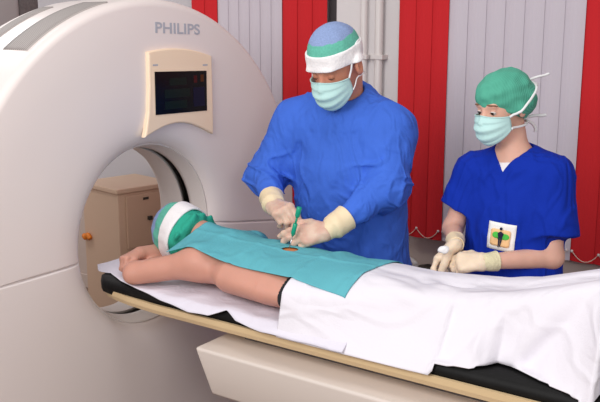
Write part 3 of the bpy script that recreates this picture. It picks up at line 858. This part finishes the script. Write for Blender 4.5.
# ------------------------------------------------------------------ the woman in blue scrubs
def build_nurse():
    base = (-1.08, 2.92, 0)
    t = thing('person', 'woman in dark blue short sleeved scrubs, green cap and mask, gloved hands together', 'person', base)
    hc = at(501.5, 104, 2.84)
    b, pt = math.radians(21), math.radians(15)
    fw = np.array([-math.sin(b) * math.cos(pt), -math.cos(b) * math.cos(pt), -math.sin(pt)])
    hd = HEAD(hc, frame_from(fw), .95)
    neck0 = hd.w((0, -.03, -.07)); neck1 = np.array([-1.075, 2.89, 1.37])
    shR, shL = np.array([-1.225, 2.89, 1.315]), np.array([-.943, 2.90, 1.312])
    elR, elL = at(453, 228, 2.86), at(552, 257, 2.86)
    wrR, wrL = at(456, 244, 2.70), at(484, 262, 2.66)
    aR = nrm(elR - wrR); aL = nrm(elL - wrL)
    hRt = Hand(wrR, (-.62, -.42, -.62), (-.75, -.20, .55), True, [(28, 38, 22), (34, 42, 24), (40, 46, 26), (46, 48, 28)],
               [(.75, .60, -.3), (.85, .2, -.5), (.85, -.1, -.5)], sc=.93, fat=1.1, arm=aR)
    hLf = Hand(wrL, (-.90, -.28, -.10), (-.05, -.70, .70), False, [(34, 45, 28), (44, 50, 30), (52, 55, 30), (58, 55, 30)],
               [(.70, .62, -.3), (.85, .25, -.45), (.9, -.05, -.5)], sc=.93, fat=1.1, arm=aL)
    aR = nrm(elR - wrR); aL = nrm(elL - wrL)
    body = [HEAD(hc, hd.R, hd.sc), RC(neck0, neck1, .050, .056, .03),
            CU([(-1.065, 2.90, 1.31), (-1.07, 2.90, 1.15), (-1.07, 2.92, 1.0), (-1.07, 2.93, .88)], [.135, .13, .12, .15], [.085, .095, .09, .11], .05),
            RC(neck1, shR, .048, .05, .05), RC(neck1, shL, .048, .05, .05),
            RC(shR, elR, .046, .037, .03), RC(elR, wrR, .037, .024, .02), RC(shL, elL, .047, .039, .03), RC(elL, wrL, .040, .026, .02),
            RC(wrR, hRt.W + hRt.d * .05, .019, .014, .01), RC(wrL, hLf.W + hLf.d * .05, .019, .014, .01)]
    for sx in (-1, 1):
        hip = np.array([-1.07 + sx * .085, 2.93, .86]); kn = np.array([-1.07 + sx * .09, 2.92, .46]); an = np.array([-1.07 + sx * .09, 2.94, .085])
        body += [RC(hip, kn, .078, .052, .04), RC(kn, an, .05, .034, .02), RC(an - UZ * .04, an + np.array([sx * .02, -.14, -.052]), .032, .028, .02)]
    V_, Q_ = surf(union(body), (-1.5, 2.48, .0), (-.65, 3.15, 1.76), .0055)
    np_mesh('body', V_, Q_, M['skin'], t)
    # scrub top with short wide sleeves and a V neck
    hemR, hemL = shR + (elR - shR) * .62, shL + (elL - shL) * .70
    dR, dL = nrm(elR - shR), nrm(elL - shL)
    tor = union([CU([(-1.065, 2.90, 1.32), (-1.065, 2.89, 1.18), (-1.07, 2.90, 1.0), (-1.07, 2.92, .72)], [.165, .172, .178, .195], [.105, .125, .130, .15], .05),
                 RC(neck1 + np.array([0, .015, .0]), shR, .068, .068, .05), RC(neck1 + np.array([0, .015, .0]), shL, .068, .068, .05)])
    slR = RC(shR - dR * .01, hemR + dR * .12, .070, .082, .05); slL = RC(shL - dL * .01, hemL + dL * .12, .072, .092, .05)
    vtip = np.array([-1.085, 2.75, 1.345])
    def fscrub(p):
        d = tor(p)
        a = smax(slR.d(p), (p - hemR) @ dR, .006); d = smin(d, a, .035)
        a = smax(slL.d(p), (p - hemL) @ dL, .006); d = smin(d, a, .035)
        d = d - .0050 * wav(p, 18, 61, 5, (1, 1, .4)) - .0070 * ridge(p, 19, 65, (.9, .8, .6)) - .0030 * ridge(p, 44, 67) - .0012 * wav(p, 60, 63, 4)
        q = p - vtip
        v = np.maximum(np.abs(q[:, 0]) * .80 - q[:, 2] * .60, q[:, 1] - .16)      # V opening
        d = smax(d, -v, .004)
        qq = p - neck1; d = smax(d, -(np.sqrt(qq[:, 0] ** 2 + (qq[:, 1] + .005) ** 2) - .066), .006)
        d = smax(d, .74 - p[:, 2], .008)
        return d
    V_, Q_ = surf(fscrub, (-1.55, 2.62, .70), (-.62, 3.15, 1.48), .0055)
    sc = np_mesh('scrub_top', V_, Q_, M['scrub'], t)
    def fus(p):
        d = CU([(-1.065, 2.90, 1.32), (-1.065, 2.893, 1.15)], [.145, .150], [.095, .112], .05).d(p) - .002
        d = smin(d, RC(neck1 - UZ * .03, neck1 + UZ * .0, .07, .064).d(p), .03)
        d = smax(d, p[:, 2] - 1.390 - (p[:, 1] - 2.84) * .35, .006); d = smax(d, 1.05 - p[:, 2], .01)
        return d
    V_, Q_ = surf(fus, (-1.3, 2.7, 1.0), (-.85, 3.1, 1.46), .006); np_mesh('undershirt', V_, Q_, M['undershirt'], t)['label'] = 'white undershirt at the V neck'
    tp = []
    for sx in (-1, 1):
        hip = np.array([-1.07 + sx * .085, 2.93, .84]); kn = np.array([-1.07 + sx * .09, 2.92, .46]); an = np.array([-1.07 + sx * .09, 2.94, .085])
        tp += [RC(hip, kn, .10, .075, .03), RC(kn, an, .072, .06, .02)]
    V_, Q_ = surf(union(tp), (-1.4, 2.75, .0), (-.75, 3.15, .98), .012); np_mesh('trousers', V_, Q_, M['trousers'], t)
    for sx in (-1, 1):
        an = np.array([-1.07 + sx * .09, 2.94, .047]); ff = union([RC(an, an + np.array([sx * .02, -.14, -.006]), .046, .040, .02)])
        V_, Q_ = surf(lambda p: smax(ff(p), .002 - p[:, 2], .004), an - .25, an + .25, .01); np_mesh('shoe', V_, Q_, M['shoe'], t)
    glove(hRt, t, aR, m='glove_w', cuff='cuff', cuff_len=.045, cuff_r=.034); glove(hLf, t, aL, m='glove_w', cuff='cuff_k', cuff_len=.050, cuff_r=.035)
    # puffy green cap gathered at the nape
    cr1, cr2, cr3 = EL((0, -.020, .040), (.093, .114, .086)), EL((0, -.060, .000), (.094, .080, .082), .03), EL((0, -.105, -.038), (.042, .034, .036), .03)
    cr4 = EL((0, -.024, -.012), (.108, .070, .052))
    def cap_or_head(q): return np.minimum(head_local(q), np.maximum(smin(smin(smin(cr1.d(q), cr2.d(q), .03), cr3.d(q), .02), cr4.d(q), .02), -capq(q)))
    def capq(q): return q[:, 2] - .56 * (q[:, 1] - .09) - .010
    def fcap(p):
        q = (p - hc) @ hd.R / hd.sc
        d = smin(smin(smin(cr1.d(q), cr2.d(q), .03), cr3.d(q), .02), cr4.d(q), .02)
        d = d - .0022 * wav(q, 70, 71, 5, (1, 1, .6)) - .0018 * wav(q, 160, 72, 4, (1, .4, 1))
        d = smax(d, -capq(q), .006)
        return d
    V_, Q_ = surf(fcap, hc - .24, hc + .24, .0036)
    cap = np_mesh('surgical_cap', V_, Q_, M['cap_g'], t)
    def fhair(p):
        q = (p - hc) @ hd.R / hd.sc
        d = HEADP[0].d(q) - .006 - .0015 * wav(q, 220, 75, 4, (1, 1, .3))
        d = np.maximum(d, -capq(q) - .004 - .006 * (q[:, 1] > .03)); d = np.maximum(d, q[:, 2] - .045); d = np.maximum(d, -.015 - q[:, 1]); d = np.maximum(d, q[:, 1] - .079)
        return d
    V_, Q_ = surf(fhair, hc - .2, hc + .2, .003); np_mesh('hair', V_, Q_, M['hair'], t)
    face_bits(hd, t, .35)
    for s in (-1, 1):
        bm = bmesh.new(); bmesh.ops.create_uvsphere(bm, u_segments=14, v_segments=10, radius=.0112)
        cc = hd.w((s * .032, .0785, -.0050)); lk = nrm(hd.R @ np.array([0, 1, -.45]))
        for v in bm.verts: v.co = Vector(cc) + v.co
        for f in bm.faces:
            dv = nrm(np.array(f.calc_center_median()) - cc); f.material_index = 1 if dv @ lk > .72 else 0
        obj_bm('eye', bm, [M['eyew'], M['iris']], t)
    mo, q = make_mask(hd, t, 1.3, label='pale blue green pleated face mask')
    for s in (-1, 1):
        j = 0 if s < 0 else 40
        a = q[1, j]; tpts = [a, np.array([s * .082, .02, -.022]), np.array([s * .092, -.02, -.004]), np.array([s * .09, -.06, .02]), np.array([s * .06, -.125, .04]), np.array([0, -.155, .045])]
        pp = on_head(hd, smooth_path(tpts, 6), .006, cap_or_head)
        tube('mask_tie', [hd.w(z) for z in pp], .0048 * hd.sc, M['tie'], mo, n=8, sm=False)
        a = q[29, j]; tpts = [a, np.array([s * .072, .03, -.076]), np.array([s * .072, .0, -.082]), np.array([s * .066, -.04, -.088]), np.array([s * .040, -.080, -.090]), np.array([0, -.096, -.092])]
        tube('mask_tie', [hd.w(z) for z in on_head(hd, smooth_path(tpts, 6), .005)], .0046 * hd.sc, M['tie'], mo, n=8, sm=False)
    # loose tie ends: one pair behind the cap, one pair at the neck
    kn = np.array([.0, -.155, .045])
    for e in ([(.0, -.155, .045), (.02, -.185, .05), (.03, -.215, .048), (.035, -.235, .049)], [(0, -.155, .045), (.008, -.178, .03), (.02, -.180, .022), (.02, -.165, .03)]):
        tube('tie_end', [hd.w(z) for z in e], .0058, M['tie'], mo, n=8, flat=((0, 0, 1), .8))
    for e in ([(0, -.096, -.092), (.03, -.125, -.085), (.05, -.15, -.090), (.058, -.165, -.092)], [(0, -.096, -.092), (.02, -.12, -.11), (.03, -.13, -.135), (.028, -.128, -.15)]):
        tube('tie_end', [hd.w(z) for z in e], .0072, M['tie'], mo, n=8, flat=((0, 0, 1), .8))
    # badge on the lower front of the scrub top: white square with an emblem of a dark figure on green over peach
    bvh = BVHTree.FromPolygons([Vector(v) for v in V_], [tuple(int(i) for i in f) for f in Q_])
    smesh = sc.data; bvh = BVHTree.FromPolygons([v.co.copy() for v in smesh.vertices], [tuple(p.vertices) for p in smesh.polygons])
    c0 = at(497, 239, 2.72); R_ = nrm((1, 0.05, 0)); tl = math.radians(-4)
    ex = np.array([math.cos(tl), .0, math.sin(tl)]); ez = np.array([-math.sin(tl), 0, math.cos(tl)])
    def proj(u, w, off):
        o = c0 + ex * u + ez * w + np.array([0, -.3, 0]); h = bvh.ray_cast(Vector(o), Vector((0, 1, 0)))
        p = np.array(h[0]) if h[0] is not None else c0 + ex * u + ez * w
        return p + np.array([0, -off, 0])
    def patch(name, polyuw, off, m, parent):
        # fill: triangulated fan over a fine grid clipped to the outline (outlines are star-shaped about their mean)
        P2 = np.array(polyuw); cc = P2.mean(0); v = [proj(cc[0], cc[1], off)]; n = len(P2); rings = 4
        for r in range(1, rings + 1):
            for q_ in P2: z = cc + (q_ - cc) * r / rings; v.append(proj(z[0], z[1], off))
        f = [(0, 1 + (i + 1) % n, 1 + i) for i in range(n)]
        for r in range(rings - 1):
            for i in range(n):
                a = 1 + r * n + i; b_ = 1 + r * n + (i + 1) % n; f.append((a, b_, b_ + n, a + n))
        o = obj_vf(name, v, f, m, parent); md = o.modifiers.new('t', 'SOLIDIFY'); md.thickness = .0012; return o
    def dens(poly, k=6):
        out = []
        for a, b_ in zip(poly, poly[1:] + poly[:1]):
            for i in range(k): out.append((a[0] + (b_[0] - a[0]) * i / k, a[1] + (b_[1] - a[1]) * i / k))
        return out
    S = .050
    bd = patch('badge', dens([(-S, -S), (S, -S), (S, S), (-S, S)], 10), .0035, M['badge_w'], sc); bd['label'] = 'white square badge with a small figure emblem'
    # emblem pieces live in one mesh with several materials
    def rrect(w, h_, r, n=5):
        out = []
        for (sx, sy, a0) in ((1, -1, -PI / 2), (1, 1, 0), (-1, 1, PI / 2), (-1, -1, PI)):
            for i in range(n + 1):
                a = a0 + PI / 2 * i / n; out.append((sx * (w - r) + r * math.cos(a), sy * (h_ - r) + r * math.sin(a)))
        return out
    def circ(cx, cy, rx, ry, n=16): return [(cx + rx * math.cos(2 * PI * i / n), cy + ry * math.sin(2 * PI * i / n)) for i in range(n)]
    patch('emblem', [(u - .002, w - .004) for u, w in rrect(.036, .031, .009)], .0075, M['badge_o'], bd)
    for args in ((-.016, .006, .014, .011), (.015, .003, .016, .011), (0, .004, .016, .014)): patch('emblem_green', circ(*args), .0095, M['badge_g'], bd)
    patch('emblem_figure', circ(0, .031, .0055, .0055, 12), .0115, M['badge_k'], bd)
    patch('emblem_figure', dens([(-.011, .014), (0, .022), (.011, .014), (.006, -.006), (-.006, -.006)], 3), .0115, M['badge_k'], bd)
    patch('emblem_figure', dens([(-.0075, -.002), (-.001, -.002), (-.0035, -.038), (-.0065, -.038)], 3), .0117, M['badge_k'], bd)
    patch('emblem_figure', dens([(.001, -.002), (.0075, -.002), (.0015, -.036), (-.0015, -.036)], 3), .0117, M['badge_k'], bd)
    return t, hRt, hLf, sc
nurse, hnR, hnL, scrub = build_nurse()
# ball of gauze between her hands
gc = at(443.5, 249.5, 2.60)
V_, Q_ = surf(lambda p: EL(gc, (.020, .016, .016)).d(p) - .0025 * wav(p, 180, 81, 5), gc - .04, gc + .04, .003)
tag(np_mesh('gauze_ball', V_, Q_, M['gauze']), 'small white wad of gauze between the woman\'s gloved fingers', 'gauze')

# ------------------------------------------------------------------ the patient
def build_patient():
    t = thing('person', 'patient lying face down on the scanner table with bare arms and striped cap', 'person', (-1.7, TY, .875))
    zt = .878
    hc = np.array([-2.270, 2.425, 1.008])
    Rm = frame_from((-.10, -.04, -1.0), (-.97, 0.0, .12))
    hs = 1.08; hd = HEAD(hc, Rm, hs)
    shN, shF = np.array([-2.03, 2.235, .985]), np.array([-2.03, 2.575, .968])
    elN, elF = np.array([-2.280, 2.155, .922]), np.array([-2.33, 2.60, .925])
    wrN = np.array([-2.35, 2.38, .905]); wrF = np.array([-2.385, 2.290, .954])
    hf = Hand(wrF, (-.22, -.96, -.06), (-.25, .05, .95), True, [(62, 80, 40), (66, 82, 40), (68, 82, 40), (70, 80, 40)],
              [(.8, .45, -.3), (.9, -.1, -.4), (.8, -.4, -.4)], sc=.92, fat=1.05)
    prims = [HEAD(hc, Rm, hs), RC(hd.w((0, -.03, -.08)), (-2.03, 2.41, .985), .060, .068, .04),
             CU([(-2.02, 2.40, .965), (-1.86, 2.380, .963), (-1.68, 2.370, .958), (-1.52, 2.370, .952), (-1.36, 2.37, .957), (-1.24, 2.37, .950)], [.135, .226, .236, .226, .205, .165], [.080, .090, .086, .078, .088, .078], .05, ax=(0, 1, 0)),
             RC((-2.02, 2.41, .975), shN, .064, .052, .07), RC((-2.02, 2.41, .975), shF, .062, .058, .05),
             RC(shN, elN, .050, .045, .07), RC(elN, wrN, .042, .029, .02), RC(shF, elF, .054, .044, .04), RC(elF, wrF, .042, .029, .02)] + hf.P[1:]
    for s in (-1, 1):
        hip = np.array([-1.28, 2.370 + s * .085, .942]); kn = np.array([-.86, 2.42 + s * .085, .985]); an = np.array([-.48, 2.43 + s * .08, 1.125])
        prims += [RC(hip, kn, .080, .060, .05), RC(kn, an, .060, .040, .03), RC(an, an + np.array([.09, 0, -.08]), .036, .026, .03)]
    # hand at the end of the near arm, flat under the forehead
    prims += [RC(wrN, wrN + np.array([.03, .10, .0]), .028, .022, .02)]
    f = union(prims)
    fb = lambda p: smax(f(p), zt - .0 - p[:, 2], .02)
    V_, Q_ = surf(fb, (-2.52, 2.05, .86), (-.30, 2.75, 1.22), .0048)
    cen = V_[Q_].mean(1)
    sp = at(289.5, 253, 2.39)
    fm = ((np.hypot((cen[:, 0] - sp[0]), (cen[:, 1] - sp[1])) < .075) & (cen[:, 2] > .98)).astype(int)
    bo = np_mesh('body', V_, Q_, [M['skin_p'], M['iodine']], t, fm)
    # underwear band where the torso goes under the sheet
    trunk = prims[2]
    g = lambda p: np.maximum(smax(union(prims[2:3] + [prims[9 + len(hf.P) - 1 + 0]])(p) - .006, zt - p[:, 2], .02), np.maximum(np.maximum(-1.588 - p[:, 0], p[:, 0] + 1.50), .905 - p[:, 2]))
    V2, Q2 = surf(g, (-1.66, 2.12, .86), (-1.20, 2.68, 1.12), .007); uw = np_mesh('underwear', V2, Q2, M['cloth_dk'], t)
    # cap
    cran = EL((0, -.016, .034), (.088, .112, .112))
    def w_(q): return q[:, 2] - .10 * q[:, 1]
    def fcap(p):
        q = (p - hc) @ Rm / hs
        w = w_(q)
        d = smin(cran.d(q), EL((0, -.015, -.02), (.108, .088, .078)).d(q), .03) - .0018 * wav(q, 120, 91, 5)
        d = d - .012 * np.exp(-((w + .058) / .014) ** 2) * (1 + .5 * wav(q, 90, 93, 4))
        d = smax(d, -.070 - w, .006)
        d = smax(d, q[:, 1] - .085, .01)
        return smax(d, zt + .02 - p[:, 2], .01)
    V_, Q_ = surf(fcap, hc - .2, hc + .2, .0036)
    cen = V_[Q_].mean(1); w = w_((cen - hc) @ Rm / hs) + .001 * wav(cen, 150, 4)
    cap = np_mesh('surgical_cap', V_, Q_, [M['cap_rim'], M['cap_plain'], M['cap_b']], t, np.where(w > .090, 2, np.where(w > .0, 1, 0)))
    def fband(p):
        q = (p - hc) @ Rm / hs; w = w_(q)
        d = np.abs(smin(cran.d(q), EL((0, -.015, -.02), (.108, .088, .078)).d(q), .03) - .004) - .0035 - .0008 * wav(q, 120, 95, 5)
        d = smax(d, w - .046, .004); d = smax(d, -.018 - w, .004); d = smax(d, q[:, 1] - .095, .01)
        return smax(d, zt + .02 - p[:, 2], .01)
    V_, Q_ = surf(fband, hc - .2, hc + .2, .003); np_mesh('sweatband', V_, Q_, M['cap_w'], cap)
    return t, bo, uw, cap
patient, pbody, pwear, pcap = build_patient()

# ------------------------------------------------------------------ cloths
X0, X1, Y0, Y1, HG = -2.70, .30, 1.98, 2.82, .010
nx, ny = int((X1 - X0) / HG) + 1, int((Y1 - Y0) / HG) + 1
gx = X0 + np.arange(nx) * HG; gy = Y0 + np.arange(ny) * HG
def heights():
    def bvh_of(o):
        me = o.data; return BVHTree.FromPolygons([v.co.copy() for v in me.vertices], [tuple(p.vertices) for p in me.polygons])
    off = Vector(pbody.parent.location); tr = []
    for o in (pbody, pwear, pad): tr.append((bvh_of(o), Vector((0, 0, 0))))
    H = np.full((nx, ny), .70)
    for bv, of in tr:
        for i in range(nx):
            for j in range(ny):
                h = bv.ray_cast(Vector((gx[i], gy[j], 2.0)), Vector((0, 0, -1)))
                if h[0] is not None and h[0].z > H[i, j]: H[i, j] = h[0].z
    return H
HB = heights()
GXX, GYY = np.meshgrid(gx, gy, indexing='ij')
rim = (np.abs(GYY - TY) > HWD * .94) & (np.abs(GYY - TY) < HWD + .004) & (GXX > -2.2)
HB = np.where(rim, np.maximum(HB, .833), HB)
def relax(H, eps, grav, its):
    h = H + eps
    for _ in range(its):
        a = h.copy(); a[1:-1, 1:-1] = (h[2:, 1:-1] + h[:-2, 1:-1] + h[1:-1, 2:] + h[1:-1, :-2]) / 4 - grav
        h = np.maximum(H + eps, a)
    return h
def bil(H, x, y):
    u = np.clip((np.asarray(x) - X0) / HG, 0, nx - 1.001); v = np.clip((np.asarray(y) - Y0) / HG, 0, ny - 1.001)
    i = u.astype(int); j = v.astype(int); a = u - i; b = v - j
    return H[i, j] * (1 - a) * (1 - b) + H[i + 1, j] * a * (1 - b) + H[i, j + 1] * (1 - a) * b + H[i + 1, j + 1] * a * b

def cloth(name, P, nu, nv, m, holes=None, th=.0022):
    """P: (nu,nv,3) grid of points"""
    F_ = []
    for i in range(nu - 1):
        for j in range(nv - 1):
            if holes is not None and holes[i, j]: continue
            a = i * nv + j; F_.append((a, a + nv, a + nv + 1, a + 1))
    o = obj_vf(name, P.reshape(-1, 3), F_, m, None)
    bm = bmesh.new(); bm.from_mesh(o.data); bmesh.ops.delete(bm, geom=[v for v in bm.verts if not v.link_faces], context='VERTS')
    bm.to_mesh(o.data); bm.free(); o.data.polygons.foreach_set('use_smooth', [True] * len(o.data.polygons))
    md = o.modifiers.new('thickness', 'SOLIDIFY'); md.thickness = th; md.offset = 1
    return o

# sheet under the patient
HP = np.full((nx, ny), .876)
nu, nv = 170, 74
U = np.linspace(-2.585, -1.30, nu); P = np.zeros((nu, nv, 3))
for i, x in enumerate(U):
    e = np.interp(x, [-2.585, -2.54, -2.48, -2.36, -2.25, -2.10, -1.95, -1.86, -1.80, -1.74, -1.62, -1.3], [2.235, 2.20, 2.21, 2.150, 2.128, 2.105, 2.09, 2.094, 2.125, 2.098, 2.086, 2.086])
    for j in range(nv):
        s = j / (nv - 1); y = e + (2.68 - e) * s
        z = .8765 + .0012 * math.sin(40 * x + 25 * y) + .0035 * math.exp(-((y - 2.16) / .05) ** 2) * math.sin(31 * x + 1.3 * math.sin(9 * x))
        edge = TY - HWD * np.interp(x, [-2.56, -2.54, -2.49, -2.40, -2.25, -2.0], [.60, .76, .86, .91, .945, .955])
        over = max(0, edge - y); z -= over * .55 + over ** 2 * 4
        if x < -2.50: z += .010 * ((-2.50 - x) / .085) ** 2
        P[i, j] = (x, y, z)
us = tag(cloth('under_sheet', P, nu, nv, M['sheet2'], th=.002), 'white sheet spread under the patient\'s arms on the black pad', 'sheet')

# white cover sheet over hips and legs
HS = relax(HB, .010, .00010, 260)
nu, nv = 250, 150
U = np.linspace(-1.565, -.28, nu); P = np.zeros((nu, nv, 3))
for i, x in enumerate(U):
    e = np.interp(x, [-1.565, -1.30, -1.10, -1.012, -1.005, -.96, -.90, -.865, -.845, -.80, -.70, -.60, -.545, -.530, -.50, -.28], [2.098, 2.096, 2.098, 2.102, 2.125, 2.128, 2.135, 2.175, 2.215, 2.210, 2.160, 2.128, 2.105, 2.215, 2.245, 2.26])
    far = 2.74
    y = e + (far - e) * np.linspace(0, 1, nv)
    z = bil(HS, np.full(nv, x), y)
    P[i, :, 0] = x; P[i, :, 1] = y; P[i, :, 2] = z
Xs, Ys = P[..., 0], P[..., 1]
HD = HB.copy()
for di in (-1, 0, 1):
    for dj in (-1, 0, 1): HD = np.maximum(HD, np.roll(np.roll(HB, di, 0), dj, 1))
floor_ = bil(HD, Xs, Ys) + .005
hem = np.where(Ys[:, 0] < 2.118, .838, np.where(Ys[:, 0] < 2.15, .868, .879)) + .0
zz = np.maximum(P[..., 2], floor_); zz[:, 0] = np.maximum(hem, floor_[:, 0] - .004); zz[-1, :] = np.maximum(.879, floor_[-1] - .004); zz0 = zz.copy()
sx_, sy_ = 1 / (U[1] - U[0]) ** 2, 1 / np.maximum(1e-4, (Ys[:, 1] - Ys[:, 0])) ** 2
wgt = (sx_ / (sx_ + sy_))[1:-1, None]
for _ in range(700):
    n_ = zz.copy()
    n_[1:-1, 1:-1] = wgt * (zz[2:, 1:-1] + zz[:-2, 1:-1]) / 2 + (1 - wgt) * (zz[1:-1, 2:] + zz[1:-1, :-2]) / 2 - .00006
    n_[0, 1:-1] = n_[1, 1:-1]
    zz = np.maximum(n_, floor_); zz[:, 0] = zz0[:, 0]; zz[:, -1] = zz0[:, -1]
lift = np.clip((zz - floor_) / .03, 0, 1) * np.clip((Ys - Ys[:, :1]) / .03, 0, 1)
def crease(xa, ya, xb, yb, wd, amp):
    ba = np.array([xb - xa, yb - ya]); L = np.hypot(*ba); tx = ((Xs - xa) * ba[0] + (Ys - ya) * ba[1]) / L ** 2
    dd = ((Xs - xa) * -ba[1] + (Ys - ya) * ba[0]) / L
    return amp * np.exp(-(dd / wd) ** 2) * np.clip(np.minimum(tx + .15, 1.15 - tx) / .3, 0, 1)
def step(xa, ya, xb, yb, amp, soft, decay):
    ba = np.array([xb - xa, yb - ya]); L = np.hypot(*ba); tx = ((Xs - xa) * ba[0] + (Ys - ya) * ba[1]) / L ** 2
    dd = ((Xs - xa) * -ba[1] + (Ys - ya) * ba[0]) / L
    return amp / (1 + np.exp(dd / soft)) * np.exp(np.minimum(dd, 0) / decay) * np.clip(np.minimum((tx + .1) / .25, (1.25 - tx) / .5), 0, 1)
ST = step(-.885, 2.152, -.665, 2.270, 1.0, .0045, .060) * np.clip((Ys - Ys[:, :1]) / .02, .0, 1)
zz = zz - .042 * ST + crease(-.87, 2.180, -.66, 2.292, .022, .014)
P[..., 1] = Ys + .028 * ST
zz = zz - crease(-1.00, 2.13, -.86, 2.26, .022, .012)
zz = zz - crease(-1.50, 2.13, -1.05, 2.22, .04, .010) + crease(-1.32, 2.28, -.95, 2.19, .035, .012) - crease(-1.28, 2.38, -1.02, 2.25, .025, .010) + crease(-1.20, 2.44, -1.05, 2.30, .03, .008)
zz = zz + .0030 * np.sin(22 * Xs + 30 * Ys) * lift + .002 * np.sin(41 * Xs - 17 * Ys + 1) * lift
zz = np.maximum(zz, floor_); zz[:, 0] = zz0[:, 0]
for _ in range(3):
    n_ = zz.copy(); n_[1:-1, 1:-1] = (zz[2:, 1:-1] + zz[:-2, 1:-1] + zz[1:-1, 2:] + zz[1:-1, :-2]) / 4
    zz = np.maximum(n_, floor_)
P[..., 2] = zz
ws = tag(cloth('cover_sheet', P, nu, nv, M['sheet'], th=.0025), 'white cotton sheet draped over the patient\'s hips and legs', 'sheet')

# teal drape with a small window, lying over back and sheet
HC_ = np.zeros_like(HB); xi = np.clip(np.searchsorted(U, gx), 1, nu - 1)
for i in range(nx):
    if gx[i] > -1.566: HC_[i] = np.interp(gy, Ys[xi[i]], zz[xi[i]], left=0, right=0)
HT = relax(np.maximum(HB, HC_), .006, .00003, 420)
nu, nv = 200, 120
P = np.zeros((nu, nv, 3)); cn = dict(a=(-2.165, 2.210), b=(-1.342, 2.168), c=(-1.325, 2.660), d=(-2.125, 2.660))
for i in range(nu):
    u = i / (nu - 1)
    for j in range(nv):
        v = j / (nv - 1)
        x = (1 - u) * ((1 - v) * cn['a'][0] + v * cn['d'][0]) + u * ((1 - v) * cn['b'][0] + v * cn['c'][0])
        y = (1 - u) * ((1 - v) * cn['a'][1] + v * cn['d'][1]) + u * ((1 - v) * cn['b'][1] + v * cn['c'][1])
        P[i, j, :2] = x, y
z = bil(HT, P[..., 0], P[..., 1])
Xs, Ys = P[..., 0], P[..., 1]
fl_ = z.copy(); sx_, sy_ = 1 / .004 ** 2, 1 / .0038 ** 2; wx = sx_ / (sx_ + sy_)
for _ in range(900):       # stretch the stiff drape across the armpit
    n_ = z.copy()
    n_[1:-1, 1:-1] = wx * (z[2:, 1:-1] + z[:-2, 1:-1]) / 2 + (1 - wx) * (z[1:-1, 2:] + z[1:-1, :-2]) / 2
    n_[1:-1, 0] = (z[2:, 0] + z[:-2, 0]) / 2
    z = np.maximum(n_, fl_)
z = z + .0030 * np.exp(-((Xs + 1.56) / .012) ** 2) + .0025 * np.exp(-((Ys - 2.36) / .010) ** 2) + .0025 * np.exp(-((Xs + 1.84) / .012) ** 2) + .0015 * np.sin(17 * Xs + 22 * Ys) 
P[..., 2] = z
sp = at(289.5, 253, 2.39)
hole = (((Xs - sp[0]) / .030) ** 2 + ((Ys - sp[1]) / .034) ** 2 < 1)[:-1, :-1]
td = tag(cloth('surgical_drape', P, nu, nv, M['teal'], hole, th=.0018), 'teal surgical drape with a small window over the patient\'s back', 'drape')

# ------------------------------------------------------------------ light
def area(name, loc, target, size, power, col=(1, 1, 1), sy=None):
    l = bpy.data.lights.new(name, 'AREA'); l.energy = power; l.size = size; l.color = col
    if sy: l.shape = 'RECTANGLE'; l.size_y = sy
    o = bpy.data.objects.new(name, l); C.objects.link(o); o.location = loc
    o.rotation_euler = (Vector(target) - Vector(loc)).to_track_quat('-Z', 'Y').to_euler(); return o
area('key_softbox', (-1.45, -0.5, 2.75), (-1.5, 2.5, 1.1), 1.5, 64, (1, .985, .97))
area('camera_fill', (0.9, -0.2, 2.3), (-1.8, 2.5, 1.0), 1.2, 32, (1, .985, .97))  # added fill near the camera, brightens the gantry front; no real umbrella
area('overhead_light', (-1.4, 1.9, 3.3), (-1.4, 1.9, 0), 1.4, 12, (1, .98, .97), 0.7)
area('overhead_light', (-4.5, 2.4, 3.0), (-4.5, 2.4, 0), 1.2, 26, (1, .98, .97), 0.6)  # added to brighten cabinet and wall behind the gantry; no known fixture
w = bpy.data.worlds.new('World'); bpy.context.scene.world = w; w.use_nodes = True
bg = w.node_tree.nodes['Background']; bg.inputs[0].default_value = (1.0, .96, .95, 1); bg.inputs[1].default_value = .42

# ------------------------------------------------------------------ camera
cd = bpy.data.cameras.new('camera'); cam = bpy.data.objects.new('camera', cd); C.objects.link(cam)
cd.sensor_width = 36; cd.lens = FPX * 36 / 600; cam.location = (0, 0, HC); cam.rotation_euler = (PI / 2 - PITCH, 0, YAW); cd.clip_start = .05
sc = bpy.context.scene; sc.camera = cam
sc.view_settings.view_transform = 'Standard'; sc.view_settings.look = 'None'; sc.view_settings.exposure = 0.0; sc.view_settings.gamma = 1
